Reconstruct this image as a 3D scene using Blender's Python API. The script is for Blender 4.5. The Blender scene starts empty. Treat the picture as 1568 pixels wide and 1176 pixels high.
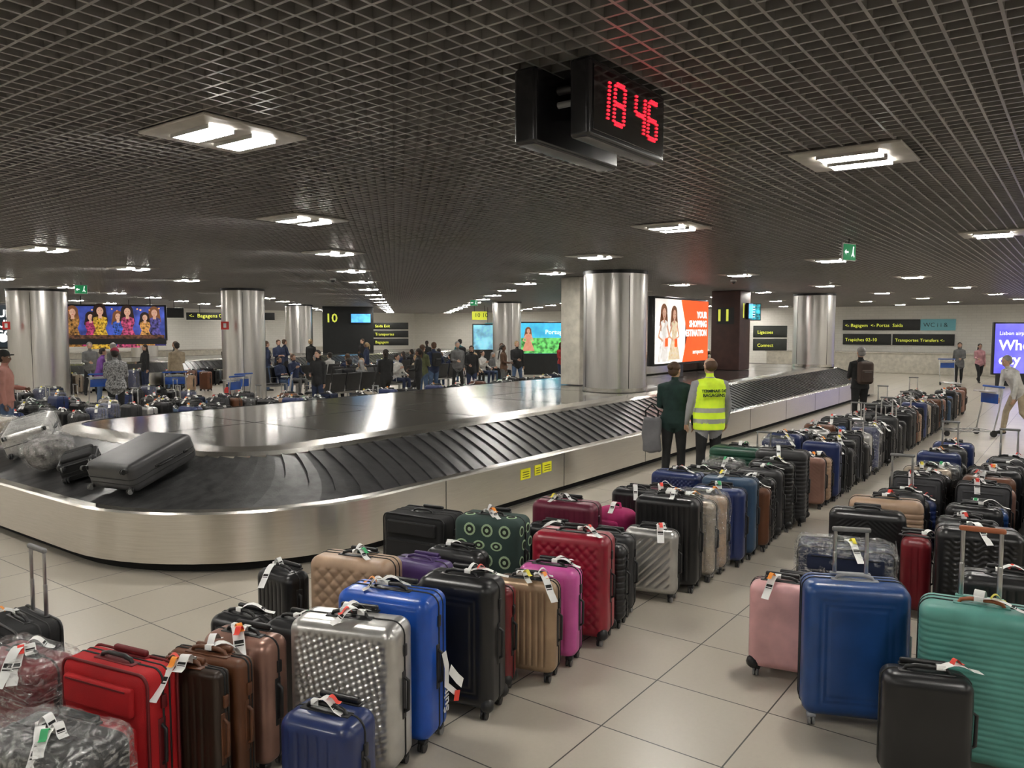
import bpy, bmesh, math, random
import numpy as np
from mathutils import Vector, Matrix, Euler
rnd = random.Random(7)
scene = bpy.context.scene
scene.view_settings.view_transform='Standard'
CEIL = 3.37
rad = math.radians

# ------------------------------------------------------------ materials
MATS = {}
def M(name, col=(.5,.5,.5), rough=.5, metal=0.0, noise=.08, nscale=6.0, stretch=(1,1,1), bump=0.0, bscale=120.0,
      emis=0.0, coat=0.0, spec=.5, rvar=0.0, aniso=0.0):
    if name in MATS: return MATS[name]
    m = bpy.data.materials.new(name); m.use_nodes = True
    nt = m.node_tree; b = nt.nodes['Principled BSDF']
    tc = nt.nodes.new('ShaderNodeTexCoord'); mp = nt.nodes.new('ShaderNodeMapping')
    mp.inputs['Scale'].default_value = stretch
    nt.links.new(tc.outputs['Object'], mp.inputs['Vector'])
    n = nt.nodes.new('ShaderNodeTexNoise'); n.inputs['Scale'].default_value = nscale; n.inputs['Detail'].default_value = 3
    nt.links.new(mp.outputs['Vector'], n.inputs['Vector'])
    r = nt.nodes.new('ShaderNodeValToRGB')
    c0 = [max(0, c*(1-noise*2)) for c in col]; c1 = [min(1, c*(1+noise*2)) for c in col]
    r.color_ramp.elements[0].color = (*c0, 1); r.color_ramp.elements[1].color = (*c1, 1)
    r.color_ramp.elements[0].position = .3; r.color_ramp.elements[1].position = .7
    nt.links.new(n.outputs['Fac'], r.inputs['Fac'])
    nt.links.new(r.outputs['Color'], b.inputs['Base Color'])
    b.inputs['Roughness'].default_value = rough; b.inputs['Metallic'].default_value = metal
    b.inputs['Coat Weight'].default_value = coat; b.inputs['Coat Roughness'].default_value = .12
    b.inputs['Specular IOR Level'].default_value = spec
    if aniso:
        tg = nt.nodes.new('ShaderNodeTangent'); tg.direction_type='RADIAL'; tg.axis='Z'
        b.inputs['Anisotropic'].default_value = aniso; b.inputs['Anisotropic Rotation'].default_value = .25
        nt.links.new(tg.outputs[0], b.inputs['Tangent'])
    if rvar:
        mr = nt.nodes.new('ShaderNodeMapRange'); mr.inputs['To Min'].default_value = max(.02, rough-rvar); mr.inputs['To Max'].default_value = rough+rvar
        nt.links.new(n.outputs['Fac'], mr.inputs['Value']); nt.links.new(mr.outputs['Result'], b.inputs['Roughness'])
    if bump:
        n2 = nt.nodes.new('ShaderNodeTexNoise'); n2.inputs['Scale'].default_value = bscale
        nt.links.new(mp.outputs['Vector'], n2.inputs['Vector'])
        bp = nt.nodes.new('ShaderNodeBump'); bp.inputs['Strength'].default_value = bump; bp.inputs['Distance'].default_value = .004
        nt.links.new(n2.outputs['Fac'], bp.inputs['Height']); nt.links.new(bp.outputs['Normal'], b.inputs['Normal'])
    if emis:
        nt.links.new(r.outputs['Color'], b.inputs['Emission Color']); b.inputs['Emission Strength'].default_value = emis
    m.diffuse_color = (*col, 1)
    MATS[name] = m
    return m

def floor_mat():
    m = bpy.data.materials.new('porcelain_floor_tile'); m.use_nodes = True
    nt = m.node_tree; b = nt.nodes['Principled BSDF']
    tc = nt.nodes.new('ShaderNodeTexCoord'); mp = nt.nodes.new('ShaderNodeMapping')
    mp.inputs['Location'].default_value = (-4.38+7*2, -2.1+7, 0)
    nt.links.new(tc.outputs['Object'], mp.inputs['Vector'])
    br = nt.nodes.new('ShaderNodeTexBrick'); br.offset = 0; br.squash = 1
    br.inputs['Scale'].default_value = 1; br.inputs['Brick Width'].default_value = .7; br.inputs['Row Height'].default_value = .7
    br.inputs['Mortar Size'].default_value = .0045; br.inputs['Mortar Smooth'].default_value = .1; br.inputs['Bias'].default_value = 0
    br.inputs['Color1'].default_value = (.505, .46, .385, 1); br.inputs['Color2'].default_value = (.475, .43, .36, 1)
    br.inputs['Mortar'].default_value = (.06, .055, .05, 1)
    nt.links.new(mp.outputs['Vector'], br.inputs['Vector'])
    n = nt.nodes.new('ShaderNodeTexNoise'); n.inputs['Scale'].default_value = 40; n.inputs['Detail'].default_value = 3
    nt.links.new(tc.outputs['Object'], n.inputs['Vector'])
    mc = nt.nodes.new('ShaderNodeMapRange'); mc.inputs['To Min'].default_value = .96; mc.inputs['To Max'].default_value = 1.04
    nt.links.new(n.outputs['Fac'], mc.inputs['Value'])
    mx = nt.nodes.new('ShaderNodeVectorMath'); mx.operation='SCALE'
    nt.links.new(br.outputs['Color'], mx.inputs[0]); nt.links.new(mc.outputs['Result'], mx.inputs['Scale'])
    nt.links.new(mx.outputs['Vector'], b.inputs['Base Color'])
    b.inputs['Roughness'].default_value = .3
    bp = nt.nodes.new('ShaderNodeBump'); bp.inputs['Strength'].default_value = .4; bp.inputs['Distance'].default_value = .002; bp.invert = True
    nt.links.new(br.outputs['Fac'], bp.inputs['Height']); nt.links.new(bp.outputs['Normal'], b.inputs['Normal'])
    return m

def brick_mat():
    m = bpy.data.materials.new('white_block_wall'); m.use_nodes = True
    nt = m.node_tree; b = nt.nodes['Principled BSDF']
    tc = nt.nodes.new('ShaderNodeTexCoord'); sp = nt.nodes.new('ShaderNodeSeparateXYZ'); cb = nt.nodes.new('ShaderNodeCombineXYZ')
    ad = nt.nodes.new('ShaderNodeMath'); ad.operation = 'ADD'
    nt.links.new(tc.outputs['Object'], sp.inputs[0]); nt.links.new(sp.outputs['X'], ad.inputs[0]); nt.links.new(sp.outputs['Y'], ad.inputs[1])
    nt.links.new(ad.outputs[0], cb.inputs['X']); nt.links.new(sp.outputs['Z'], cb.inputs['Y'])
    br = nt.nodes.new('ShaderNodeTexBrick'); br.inputs['Scale'].default_value = 1; br.inputs['Brick Width'].default_value = .4
    br.inputs['Row Height'].default_value = .13; br.inputs['Mortar Size'].default_value = .008
    br.inputs['Color1'].default_value = (.86, .84, .78, 1); br.inputs['Color2'].default_value = (.82, .80, .74, 1); br.inputs['Mortar'].default_value = (.74, .72, .66, 1)
    nt.links.new(cb.outputs[0], br.inputs['Vector']); nt.links.new(br.outputs['Color'], b.inputs['Base Color'])
    b.inputs['Roughness'].default_value = .8
    return m

def wrap_mat():
    m = bpy.data.materials.new('clear_stretch_film'); m.use_nodes = True
    nt = m.node_tree; out = nt.nodes['Material Output']; b = nt.nodes['Principled BSDF']
    b.inputs['Base Color'].default_value = (.85, .85, .85, 1); b.inputs['Roughness'].default_value = .1
    tc = nt.nodes.new('ShaderNodeTexCoord'); mp = nt.nodes.new('ShaderNodeMapping'); mp.inputs['Scale'].default_value=(1,1,1.8); mp.inputs['Rotation'].default_value=(.5,.3,0)
    nt.links.new(tc.outputs['Object'], mp.inputs['Vector'])
    n = nt.nodes.new('ShaderNodeTexNoise'); n.inputs['Scale'].default_value = 13; n.inputs['Distortion'].default_value = 2.8
    n.inputs['Detail'].default_value = 4
    nt.links.new(mp.outputs['Vector'], n.inputs['Vector'])
    bp = nt.nodes.new('ShaderNodeBump'); bp.inputs['Strength'].default_value = 1; bp.inputs['Distance'].default_value = .02
    nt.links.new(n.outputs['Fac'], bp.inputs['Height']); nt.links.new(bp.outputs['Normal'], b.inputs['Normal'])
    tr = nt.nodes.new('ShaderNodeBsdfTransparent'); mix = nt.nodes.new('ShaderNodeMixShader')
    rp = nt.nodes.new('ShaderNodeValToRGB'); rp.color_ramp.elements[0].position = .47; rp.color_ramp.elements[1].position = .68
    rp.color_ramp.elements[0].color = (.10,.10,.10,1); rp.color_ramp.elements[1].color = (.55,.55,.55,1)
    nt.links.new(n.outputs['Fac'], rp.inputs['Fac']); nt.links.new(rp.outputs['Color'], mix.inputs['Fac'])
    gl = nt.nodes.new('ShaderNodeBsdfGlossy'); gl.inputs['Roughness'].default_value=.1; gl.inputs['Color'].default_value=(.95,.95,.95,1)
    nt.links.new(bp.outputs['Normal'], gl.inputs['Normal'])
    m2 = nt.nodes.new('ShaderNodeMixShader'); m2.inputs['Fac'].default_value=.55
    nt.links.new(b.outputs[0], m2.inputs[1]); nt.links.new(gl.outputs[0], m2.inputs[2])
    nt.links.new(tr.outputs[0], mix.inputs[1]); nt.links.new(m2.outputs[0], mix.inputs[2]); nt.links.new(mix.outputs[0], out.inputs['Surface'])
    return m

STEEL = M('brushed_stainless_steel', (.78,.745,.685), .27, 1.0, .03, 3, (1,1,40), aniso=.85)
STEELV = M('brushed_column_steel', (.72,.70,.67), .30, 1.0, .03, 5, (30,30,.6), aniso=.5)
STEELL = M('polished_rim_steel', (.86,.83,.77), .25, 1.0, .02, 6, (1,1,30))
ISLAND = M('dark_carousel_deck', (.36,.355,.345), .14, .9, .04, 1.0)
RUBBER = M('black_rubber_slat', (.038,.038,.039), .33, 0, .25, 9, bump=.2, bscale=60, rvar=.06)
BLACK = M('black_plastic', (.014,.014,.015), .36)
MATTEB = M('matt_black', (.01,.01,.01), .8)
GREYP = M('grey_plastic', (.2,.2,.2), .5)
ALU = M('aluminium_tube', (.6,.6,.6), .3, 1.0)
WHITE = M('white_paper_tag', (.82,.82,.8), .6)
REDTAG = M('red_tag_sticker', (.75,.05,.03), .5)
ORTAG = M('orange_ribbon', (.9,.3,.03), .5)
GRTAG = M('green_tag_stripe', (.05,.4,.15), .5)
YLTAG = M('yellow_ribbon', (.75,.65,.05), .5)
ZIP = M('black_zip', (.01,.01,.01), .6)
YEL = M('yellow_label', (.75,.72,.02), .5, emis=.15)
SKIN = M('skin', (.50,.30,.21), .5, noise=.04)
SKIN2 = M('skin_dark', (.16,.085,.055), .5, noise=.04)
WRAP = wrap_mat()

# ------------------------------------------------------------ mesh builder
class MB:
    def __init__(s): s.v=[]; s.f=[]; s.m=[]; s.s=[]; s.mats=[]; s.n=0
    def mi(s, mat):
        if mat not in s.mats: s.mats.append(mat)
        return s.mats.index(mat)
    def add(s, verts, faces, mat, smooth=True, T=None):
        if T is not None:
            A = np.array(T); V = np.asarray([tuple(p) for p in verts], float); V = V@A[:3,:3].T + A[:3,3]; verts = V
        k = s.mi(mat)
        s.v.extend([tuple(map(float, p)) for p in verts])
        o = s.n
        s.f.extend([tuple(i+o for i in f) for f in faces])
        s.m.extend([k]*len(faces)); s.s.extend([smooth]*len(faces)); s.n += len(verts)
    def box(s, c, size, mat, T=None):
        x,y,z = [a/2 for a in size]; cx,cy,cz = c
        V = [(cx+i*x, cy+j*y, cz+k*z) for i in (-1,1) for j in (-1,1) for k in (-1,1)]
        F = [(0,1,3,2),(4,6,7,5),(0,4,5,1),(2,3,7,6),(0,2,6,4),(1,5,7,3)]
        s.add(V, F, mat, False, T)
    def rbox(s, c, size, r, mat, n=(1,1,1), k=3, disp=None, T=None):
        r = min(r, min(size)/2*.99)
        hs = [a/2 for a in size]
        def co(a):
            h = hs[a]; t = [h-r+r*math.tan(rad(45)*i/k) for i in range(1,k+1)]
            return np.array([-x for x in reversed(t)] + list(np.linspace(-(h-r), h-r, n[a]+1)) + t)
        for a in range(3):
            b=(a+1)%3; cc=(a+2)%3; B=co(b); C=co(cc)
            for sg in (-1,1):
                q = np.zeros((len(B),len(C),3)); q[...,a]=sg*hs[a]; q[...,b]=B[:,None]; q[...,cc]=C[None,:]
                lim = np.array(hs)-r
                inn = np.clip(q, -lim, lim); d=q-inn; L=np.linalg.norm(d,axis=2,keepdims=True); nn=d/L
                p = inn + r*nn
                if disp is not None: p = p + nn*disp(a, sg, p)[...,None]
                p = p + np.array(c)
                nb,nc = len(B),len(C); F=[]
                for i in range(nb-1):
                    for j in range(nc-1):
                        f=(i*nc+j,(i+1)*nc+j,(i+1)*nc+j+1,i*nc+j+1)
                        F.append(f if sg>0 else f[::-1])
                s.add(p.reshape(-1,3), F, mat, True, T)
    def tube(s, pts, radii, mat, seg=8, closed=False, T=None, flat=1.0, cap=True):
        P=[Vector(p) for p in pts]; n=len(P)
        if not hasattr(radii,'__len__'): radii=[radii]*n
        ref=None; V=[]; F=[]
        rings=[]
        for i in range(n):
            if closed: t=(P[(i+1)%n]-P[i-1])
            else: t=(P[min(i+1,n-1)]-P[max(i-1,0)])
            t=t.normalized()
            if ref is None:
                ref=Vector((0,0,1)) if abs(t.z)<.9 else Vector((0,1,0))
            u=(ref-t*ref.dot(t)).normalized(); ref=u; w=t.cross(u)
            rings.append((P[i],u,w,t,radii[i]))
        if cap and not closed:
            p,u,w,t,r=rings[0]
            ext=[(p-t*r*.95,u,w,t,r*.25),(p-t*r*.6,u,w,t,r*.8)]+rings
            p,u,w,t,r=rings[-1]
            ext+= [(p+t*r*.6,u,w,t,r*.8),(p+t*r*.95,u,w,t,r*.25)]
        else: ext=rings
        for p,u,w,t,r in ext:
            for k in range(seg):
                a=2*math.pi*k/seg
                V.append(p+u*(r*math.cos(a)*flat)+w*(r*math.sin(a)))
        m=len(ext)
        for i in range(m if closed else m-1):
            for k in range(seg):
                a=i*seg+k; b=i*seg+(k+1)%seg; c=((i+1)%m)*seg+(k+1)%seg; d=((i+1)%m)*seg+k
                F.append((a,b,c,d))
        if not closed:
            F.append(tuple(reversed(range(seg)))); F.append(tuple((m-1)*seg+k for k in range(seg)))
        s.add(V,F,mat,True,T)
    def cyl(s, c, r, h, mat, axis='Z', seg=24, T=None, r2=None):
        r2 = r if r2 is None else r2
        V=[]
        for (rr,z) in ((r,-h/2),(r2,h/2)):
            for k in range(seg):
                a=2*math.pi*k/seg; V.append((rr*math.cos(a),rr*math.sin(a),z))
        def ax(p):
            x,y,z=p
            if axis=='X': return (z+c[0],x+c[1],y+c[2])
            if axis=='Y': return (y+c[0],z+c[1],x+c[2])
            return (x+c[0],y+c[1],z+c[2])
        V=[ax(p) for p in V]
        s.add(V,[(k,(k+1)%seg,seg+(k+1)%seg,seg+k) for k in range(seg)],mat,True,T)
        s.add(V,[tuple(reversed(range(seg))),tuple(range(seg,2*seg))],mat,False,T)
    def ell(s, c, r, mat, nu=14, nv=9, T=None):
        V=[];F=[]
        for j in range(nv+1):
            ph=math.pi*j/nv
            for i in range(nu):
                a=2*math.pi*i/nu; q=max(.02,math.sin(ph))
                V.append((c[0]+r[0]*q*math.cos(a),c[1]+r[1]*q*math.sin(a),c[2]-r[2]*math.cos(ph)))
        for j in range(nv):
            for i in range(nu):
                F.append((j*nu+i,j*nu+(i+1)%nu,(j+1)*nu+(i+1)%nu,(j+1)*nu+i))
        F.append(tuple(reversed(range(nu)))); F.append(tuple(nv*nu+i for i in range(nu)))
        s.add(V,F,mat,True,T)
    def loft(s, rings, mat, seg=20, T=None):   # rings: (z,rx,ry,x,y)
        V=[];F=[]
        for z,rx,ry,x,y in rings:
            for k in range(seg):
                a=2*math.pi*k/seg; V.append((x+rx*math.cos(a),y+ry*math.sin(a),z))
        m=len(rings)
        for i in range(m-1):
            for k in range(seg): F.append((i*seg+k,i*seg+(k+1)%seg,(i+1)*seg+(k+1)%seg,(i+1)*seg+k))
        F.append(tuple(reversed(range(seg)))); F.append(tuple((m-1)*seg+k for k in range(seg)))
        s.add(V,F,mat,True,T)
    def ribbon(s, pts, wv, mat, T=None):
        wv=Vector(wv); V=[];F=[]
        for p in pts:
            p=Vector(p); V+= [p-wv/2,p+wv/2]
        for i in range(len(pts)-1): F.append((2*i,2*i+1,2*i+3,2*i+2))
        s.add(V,F,mat,True,T)
    def text(s, txt, size, mat, T, align='LEFT', ext=.002, bold=0):
        cu=bpy.data.curves.new('t','FONT'); cu.body=txt; cu.size=size; cu.align_x=align; cu.extrude=ext; cu.offset=bold; cu.resolution_u=2
        o=bpy.data.objects.new('t',cu); scene.collection.objects.link(o)
        dg=bpy.context.evaluated_depsgraph_get(); me=bpy.data.meshes.new_from_object(o.evaluated_get(dg))
        V=[tuple(v.co) for v in me.vertices]; F=[tuple(p.vertices) for p in me.polygons]
        if V: s.add(V,F,mat,False,T)
        bpy.data.objects.remove(o); bpy.data.curves.remove(cu); bpy.data.meshes.remove(me)
    def mesh(s, name, weld=False):
        me=bpy.data.meshes.new(name); me.from_pydata(s.v,[],s.f)
        for m in s.mats: me.materials.append(m)
        me.polygons.foreach_set('material_index', s.m); me.polygons.foreach_set('use_smooth', s.s)
        if weld:
            bm=bmesh.new(); bm.from_mesh(me); bmesh.ops.remove_doubles(bm,verts=bm.verts,dist=2e-5); bm.to_mesh(me); bm.free()
        me.update(); return me
    def obj(s, name, loc=(0,0,0), rot=0, weld=False, parent=None):
        return place(name, s.mesh(name,weld), loc, rot, parent)

def place(name, me, loc, rot=0, parent=None):
    o=bpy.data.objects.new(name,me); scene.collection.objects.link(o); o.location=loc
    o.rotation_euler = (0,0,rot) if not hasattr(rot,'__len__') else rot
    if parent: o.parent=parent
    return o

# ------------------------------------------------------------ camera
cam=bpy.data.cameras.new('camera'); co=bpy.data.objects.new('camera',cam); scene.collection.objects.link(co)
cam.sensor_width=36; cam.lens=27.32; cam.clip_end=200
co.location=(0,0,2.22); co.rotation_euler=(rad(90-4.09),0,rad(36.5-90)); scene.camera=co
w=bpy.data.worlds.new('world'); scene.world=w; w.use_nodes=True
w.node_tree.nodes['Background'].inputs[0].default_value=(.02,.02,.022,1); w.node_tree.nodes['Background'].inputs[1].default_value=1

# ------------------------------------------------------------ room
X0,X1,Y0,Y1=-6,44,-12,42
b=MB(); b.box(((X0+X1)/2,(Y0+Y1)/2,-.05),(X1-X0+.4,Y1-Y0+.4,.1),floor_mat()); b.obj('floor')
bw=brick_mat(); plas=M('painted_wall',(.6,.58,.53),.8)
for nm,c,sz,mt in (('wall_right',(X1+.1,(Y0+Y1)/2,1.95),(.2,Y1-Y0,3.9),bw),('wall_back',((X0+X1)/2,Y1+.1,1.95),(X1-X0,.2,3.9),bw),
                   ('wall_left',(X0-.1,(Y0+Y1)/2,1.95),(.2,Y1-Y0,3.9),plas),('wall_front',((X0+X1)/2,Y0-.1,1.95),(X1-X0,.2,3.9),plas)):
    b=MB(); b.box(c,sz,mt); b.obj(nm)
b=MB(); b.box((X1-.03,(Y0+Y1)/2,.12),(.06,Y1-Y0,.24),M('dark_skirting',(.05,.05,.05),.5)); b.obj('baseboard_right')
b=MB(); b.box(((X0+X1)/2,(Y0+Y1)/2,3.95),(X1-X0,Y1-Y0,.1),M('ceiling_void',(.008,.008,.008),.9)); b.obj('ceiling')
BL=M('ceiling_blade',(.38,.365,.35),.36,.5,.05)
b=MB(); S=.10; bw_=.013; bh=.045
n=int((Y1-Y0)/S)
for i in range(1,n): b.box(((X0+X1)/2,Y0+i*S,CEIL+bh/2),(X1-X0,bw_,bh),BL)
n=int((X1-X0)/S)
for i in range(1,n): b.box((X0+i*S,(Y0+Y1)/2,CEIL+bh/2+.0005),(bw_,Y1-Y0,bh),BL)
b.obj('ceiling_grid')

# ------------------------------------------------------------ lights
LAMP=M('lamp_emitter',(1,.965,.895),.5,noise=0,emis=130)
PLATE=M('fixture_plate',(.5,.47,.42),.4,.3)
b=MB(); b.rbox((0,0,0),(.68,.68,.02),.008,PLATE,k=1)
for sx in (-.14,.14):
    b.box((sx,0,-.02),(.15,.36,.02),LAMP)
    for yy in np.linspace(-.12,.12,4): b.box((sx,yy,-.034),(.15,.006,.008),ALU)
    for q in (-.082,.082): b.box((sx+q,0,-.02),(.008,.38,.024),ALU)
lm=b.mesh('downlight')
cols=[(14.0,7.75,.64),(27.0,7.4,.66),(13.6,19.8,.6),(10.2,25,.78),(27.2,20.4,.62),(24.4,31.0,.65),(20.5,38.2,.62)]
for i in range(-10,26):
    for j in range(-12,16):
        x=2.75+2.58*i+2.85*j; y=4.15+2.52*i-2.85*j
        if not(X0+1<x<X1-1 and Y0+1<y<Y1-1): continue
        if any((x-c[0])**2+(y-c[1])**2<1.0 for c in cols): continue
        if x*.804+y*.595 < -4: continue
        place('ceiling_downlight',lm,(x,y,CEIL-.012))

# ------------------------------------------------------------ columns
for cx,cy,r in cols:
    on = .956 if (cy<9 or cx==24.4) else 0
    b=MB()
    b.cyl((0,0,(on+3.30)/2),r,3.30-on,STEELV,seg=64)
    b.cyl((0,0,3.333),r*1.03,.066,BLACK,seg=64)
    b.cyl((0,0,on+.04),r*1.02,.08,STEELL,seg=64)
    for k in range(4):
        a=k*math.pi/2+.95+math.pi
        b.box((0,0,0),(.006,.012,3.2-on),MATTEB,T=Matrix.Rotation(a,4,'Z')@Matrix.Translation((r,0,(on+3.3)/2)))
    b.obj('steel_column',(cx,cy,0))
b=MB(); b.rbox((0,0,(.95+CEIL)/2),(.5,.5,CEIL-.97),.02,M('beige_cladding',(.5,.47,.4),.5)); b.obj('square_pillar',(15.0,9.3,0))

# ------------------------------------------------------------ carousel
def carousel(x0,x1,y0,y1,r):
    rm=r-.6
    L1=(x1-x0)-2*r; L2=(y1-y0)-2*r; A=rm*math.pi/2
    segs=[('s',(x0+r,y0),(1,0),(0,1),L1),('a',(x1-r,y0+r),-90,None,A),('s',(x1,y0+r),(0,1),(-1,0),L2),('a',(x1-r,y1-r),0,None,A),
          ('s',(x1-r,y1),(-1,0),(0,-1),L1),('a',(x0+r,y1-r),90,None,A),('s',(x0,y1-r),(0,-1),(1,0),L2),('a',(x0+r,y0+r),180,None,A)]
    tot=sum(q[4] for q in segs)
    def cont(u,d):
        u=u%tot
        for q in segs:
            if u<=q[4]+1e-9:
                if q[0]=='s': return (q[1][0]+q[2][0]*u+q[3][0]*d, q[1][1]+q[2][1]*u+q[3][1]*d)
                a=rad(q[2]+90*u/q[4]); return (q[1][0]+(r-d)*math.cos(a), q[1][1]+(r-d)*math.sin(a))
            u-=q[4]
        return cont(0,d)
    us=[];acc=0
    for q in segs:
        k=14 if q[0]=='a' else max(2,int(q[4]/1.0))
        us+=[acc+q[4]*i/k for i in range(k)]; acc+=q[4]
    N=len(us); b=MB()
    prof=[((.12,0),(.12,.1),MATTEB),((.12,.1),(0,.1),MATTEB),((0,.1),(0,.55),STEEL),((0,.55),(.012,.57),STEELL),((.012,.57),(.10,.578),STEELL),((.10,.578),(.12,.55),STEELL),
          ((1.12,.85),(1.12,.895),STEELL),((1.12,.895),(1.2,.93),STEELL),((1.2,.93),(1.42,.955),STEELL),((1.42,.955),(1.425,.945),MATTEB)]
    for (d0,z0),(d1,z1),mt in prof:
        V=[];F=[]
        for u in us:
            a=cont(u,d0);c=cont(u,d1); V+=[(a[0],a[1],z0),(c[0],c[1],z1)]
        for i in range(N):
            j=(i+1)%N; F.append((2*i,2*j,2*j+1,2*i+1))
        b.add(V,F,mt,True)
    V=[(*cont(u,1.42),.948) for u in us]; b.add(V,[tuple(range(N))],ISLAND,False)
    x=x0+3
    while x<x1-2:
        b.box((x,(y0+y1)/2,.9485),(.012,y1-y0-2.9,.002),MATTEB); b.box((x,y0-.0005,.325),(.008,.003,.45),MATTEB); x+=2.4
    b.box(((x0+x1)/2,(y0+y1)/2,.9485),(x1-x0-2.9,.012,.002),MATTEB)
    ps=.24; np_=int(tot/ps); ps=tot/np_; K=5; skew=.32
    V=[];F=[]
    for i in range(np_):
        o=len(V)
        for k in range(K+1):
            t=k/K; d=.10+t*1.04; z=.545+t*.335+.03*math.sin(math.pi*t)*-.4
            sk=skew*(t-.5)+.05*math.sin(math.pi*t)
            for q,zz in ((0,.024),(.5,.014),(1.04,0.0)):
                x,y=cont(i*ps+q*ps+sk,d); V.append((x,y,z+zz))
            x,y=cont(i*ps+sk,d); V.append((x,y,z-.004))
        for k in range(K):
            a=o+4*k; c=a+4
            F+= [(a,a+1,c+1,c),(a+1,a+2,c+2,c+1),(a+3,a,c,c+3)]
    b.add(V,F,RUBBER,False)
    return b
b=carousel(3.35,29.5,5.6,12.5,2.1)
for xx,zz,ww,mt in ((7.85,.40,.2,YEL),(8.12,.41,.13,YEL),(8.33,.42,.2,YEL),(11.3,.30,.17,M('red_label',(.7,.05,.03),.5)),(11.55,.31,.2,MATS['red_label'])):
    b.box((xx,5.595,zz),(ww,.006,.13 if mt==YEL else .08),mt)
    for k in range(3): b.box((xx,5.591,zz-.035+.03*k),(ww*.7,.003,.008),MATTEB if mt==YEL else WHITE)
b.obj('baggage_carousel')
carousel(7,38,28,35,2.1).obj('baggage_carousel')

# ------------------------------------------------------------ clock
LED=M('red_led',(1,.02,.04),.4,noise=0,emis=1.8)
CB=M('clock_housing',(.014,.014,.016),.25,0,.05,coat=.2)
clk=bpy.data.objects.new('hanging_digital_clock',None); scene.collection.objects.link(clk); clk.location=(3.21,1.86,3.19)
b=MB(); b.rbox((0,-.10,0),(.72,.10,.33),.02,CB); b.rbox((0,-.152,0),(.66,.006,.27),.003,M('clock_glass',(.008,.008,.009),.12,coat=1)); b.obj('clock_display_front',parent=clk)
b=MB(); b.rbox((-.02,.16,-.0),(.74,.12,.33),.02,CB); b.rbox((-.02,.224,0),(.66,.006,.27),.003,MATS['clock_glass']); b.obj('clock_display_rear',parent=clk)
b=MB(); b.rbox((0,.03,.05),(.2,.2,.12),.01,BLACK); b.cyl((0,.03,.12),.03,.10,BLACK); b.cyl((-.3,-.01,.06),.018,.1,BLACK,axis='Y'); b.cyl((-.3,-.01,0),.014,.1,GREYP,axis='Y'); b.rbox((0,.03,.165),(.3,.16,.02),.005,BLACK); b.obj('clock_bracket',parent=clk)
SEG={'1':'bc','8':'abcdefg','4':'fgbc','6':'afgedc'}
b=MB()
def digit(ch,x,z,W_=.088,H_=.17):
    sl=.1
    P={'a':((-1,1),(1,1)),'b':((1,1),(1,0)),'c':((1,0),(1,-1)),'d':((-1,-1),(1,-1)),'e':((-1,-1),(-1,0)),'f':((-1,0),(-1,1)),'g':((-1,0),(1,0))}
    for s_ in SEG[ch]:
        (ax,az),(bx,bz)=P[s_]; n=5
        for row in (-.5,.5):
            for i in range(n):
                t=.16+.68*i/(n-1) if abs(az-bz)<.1 else .1+.8*i/(n-1)
                xx=(ax+(bx-ax)*t)*W_/2; zz=(az+(bz-az)*t)*H_/2
                if ax==bx: xx+=row*.011
                else: zz+=row*.011
                b.cyl((x+xx+zz*sl,-.157,z+zz),.0048,.006,LED,axis='Y',seg=8)
for ch,x in (('1',-.25),('8',-.11),('4',.085),('6',.215)): digit(ch,x,.01)
b.obj('clock_digits',parent=clk)

# ------------------------------------------------------------ suitcases
def patfun(kind,w,h,A,per):
    def groove(c,p=None):
        p=p or per; ph=(c/p)%1.0-.5; return -A*np.exp(-(ph/.16)**2)
    def f(a,sg,p):
        x,y,z=p[...,0],p[...,1],p[...,2]
        my=np.clip((w/2-.045-np.abs(y))/.02,0,1); mz=np.clip((h/2-.055-np.abs(z))/.02,0,1)
        zero=np.zeros_like(x)
        if kind=='hrib': return groove(z)*mz
        if a!=0:
            return zero
        m=my*mz
        if kind=='vrib': return groove(y)*m
        if kind=='diag': return groove(y*.7+z*.7)*m
        if kind=='chev': return groove(z+np.abs(y)*.8)*m
        if kind=='wave': return A*np.sin(2*np.pi*(z+.02*np.sin(2*np.pi*y/.12))/per)*m
        if kind=='quilt': return (A*2*np.sqrt(np.abs(np.sin(np.pi*(y+z)/per)*np.sin(np.pi*(y-z)/per))+1e-6)-A)*m
        if kind=='panel':
            r=np.minimum(w/2-np.abs(y),h/2-np.abs(z)); return -A*np.exp(-((r-.09)/.008)**2)*m - A*np.exp(-((r-.12)/.008)**2)*m
        if kind=='dots':
            u_=(y*1.0+z*.55)/per; v_=(y*.35-z*.9)/(per*1.1); q=np.sin(2*np.pi*u_)*np.sin(2*np.pi*v_); return A*np.tanh(3*q)*m
        return zero
    return f
RES={'vrib':(1,76,8),'hrib':(2,4,96),'diag':(1,64,84),'chev':(1,50,90),'wave':(1,40,90),'quilt':(1,60,84),'panel':(1,50,70),'dots':(1,84,110),'plain':(1,4,6)}

def tag(b,p,d,L=.2,wd=.045,mat=None,drop=.0,zt=0,curl=.035):
    mat=mat or WHITE; d=Vector(d).normalized(); s=Vector((-d.y,d.x,0)); p=Vector(p); n=9; pts=[]
    for i in range(n):
        t=i/(n-1); q=p+d*(L*t); zz=zt+.006+curl*math.sin(math.pi*min(1,t*1.3))*(1-t*.4)-drop*t*t
        pts.append((q.x,q.y,zz))
    b.ribbon(pts,s*wd,mat)
    if mat==WHITE and wd>.03:   # printed barcode block
        a=Vector(pts[5])+Vector((0,0,.0015)); c=Vector(pts[6])+Vector((0,0,.0015)); b.ribbon([a,a.lerp(c,.45)],s*wd*.8,MATTEB); b.ribbon([a.lerp(c,.6),a.lerp(c,.75)],s*wd*.8,MATTEB)

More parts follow.
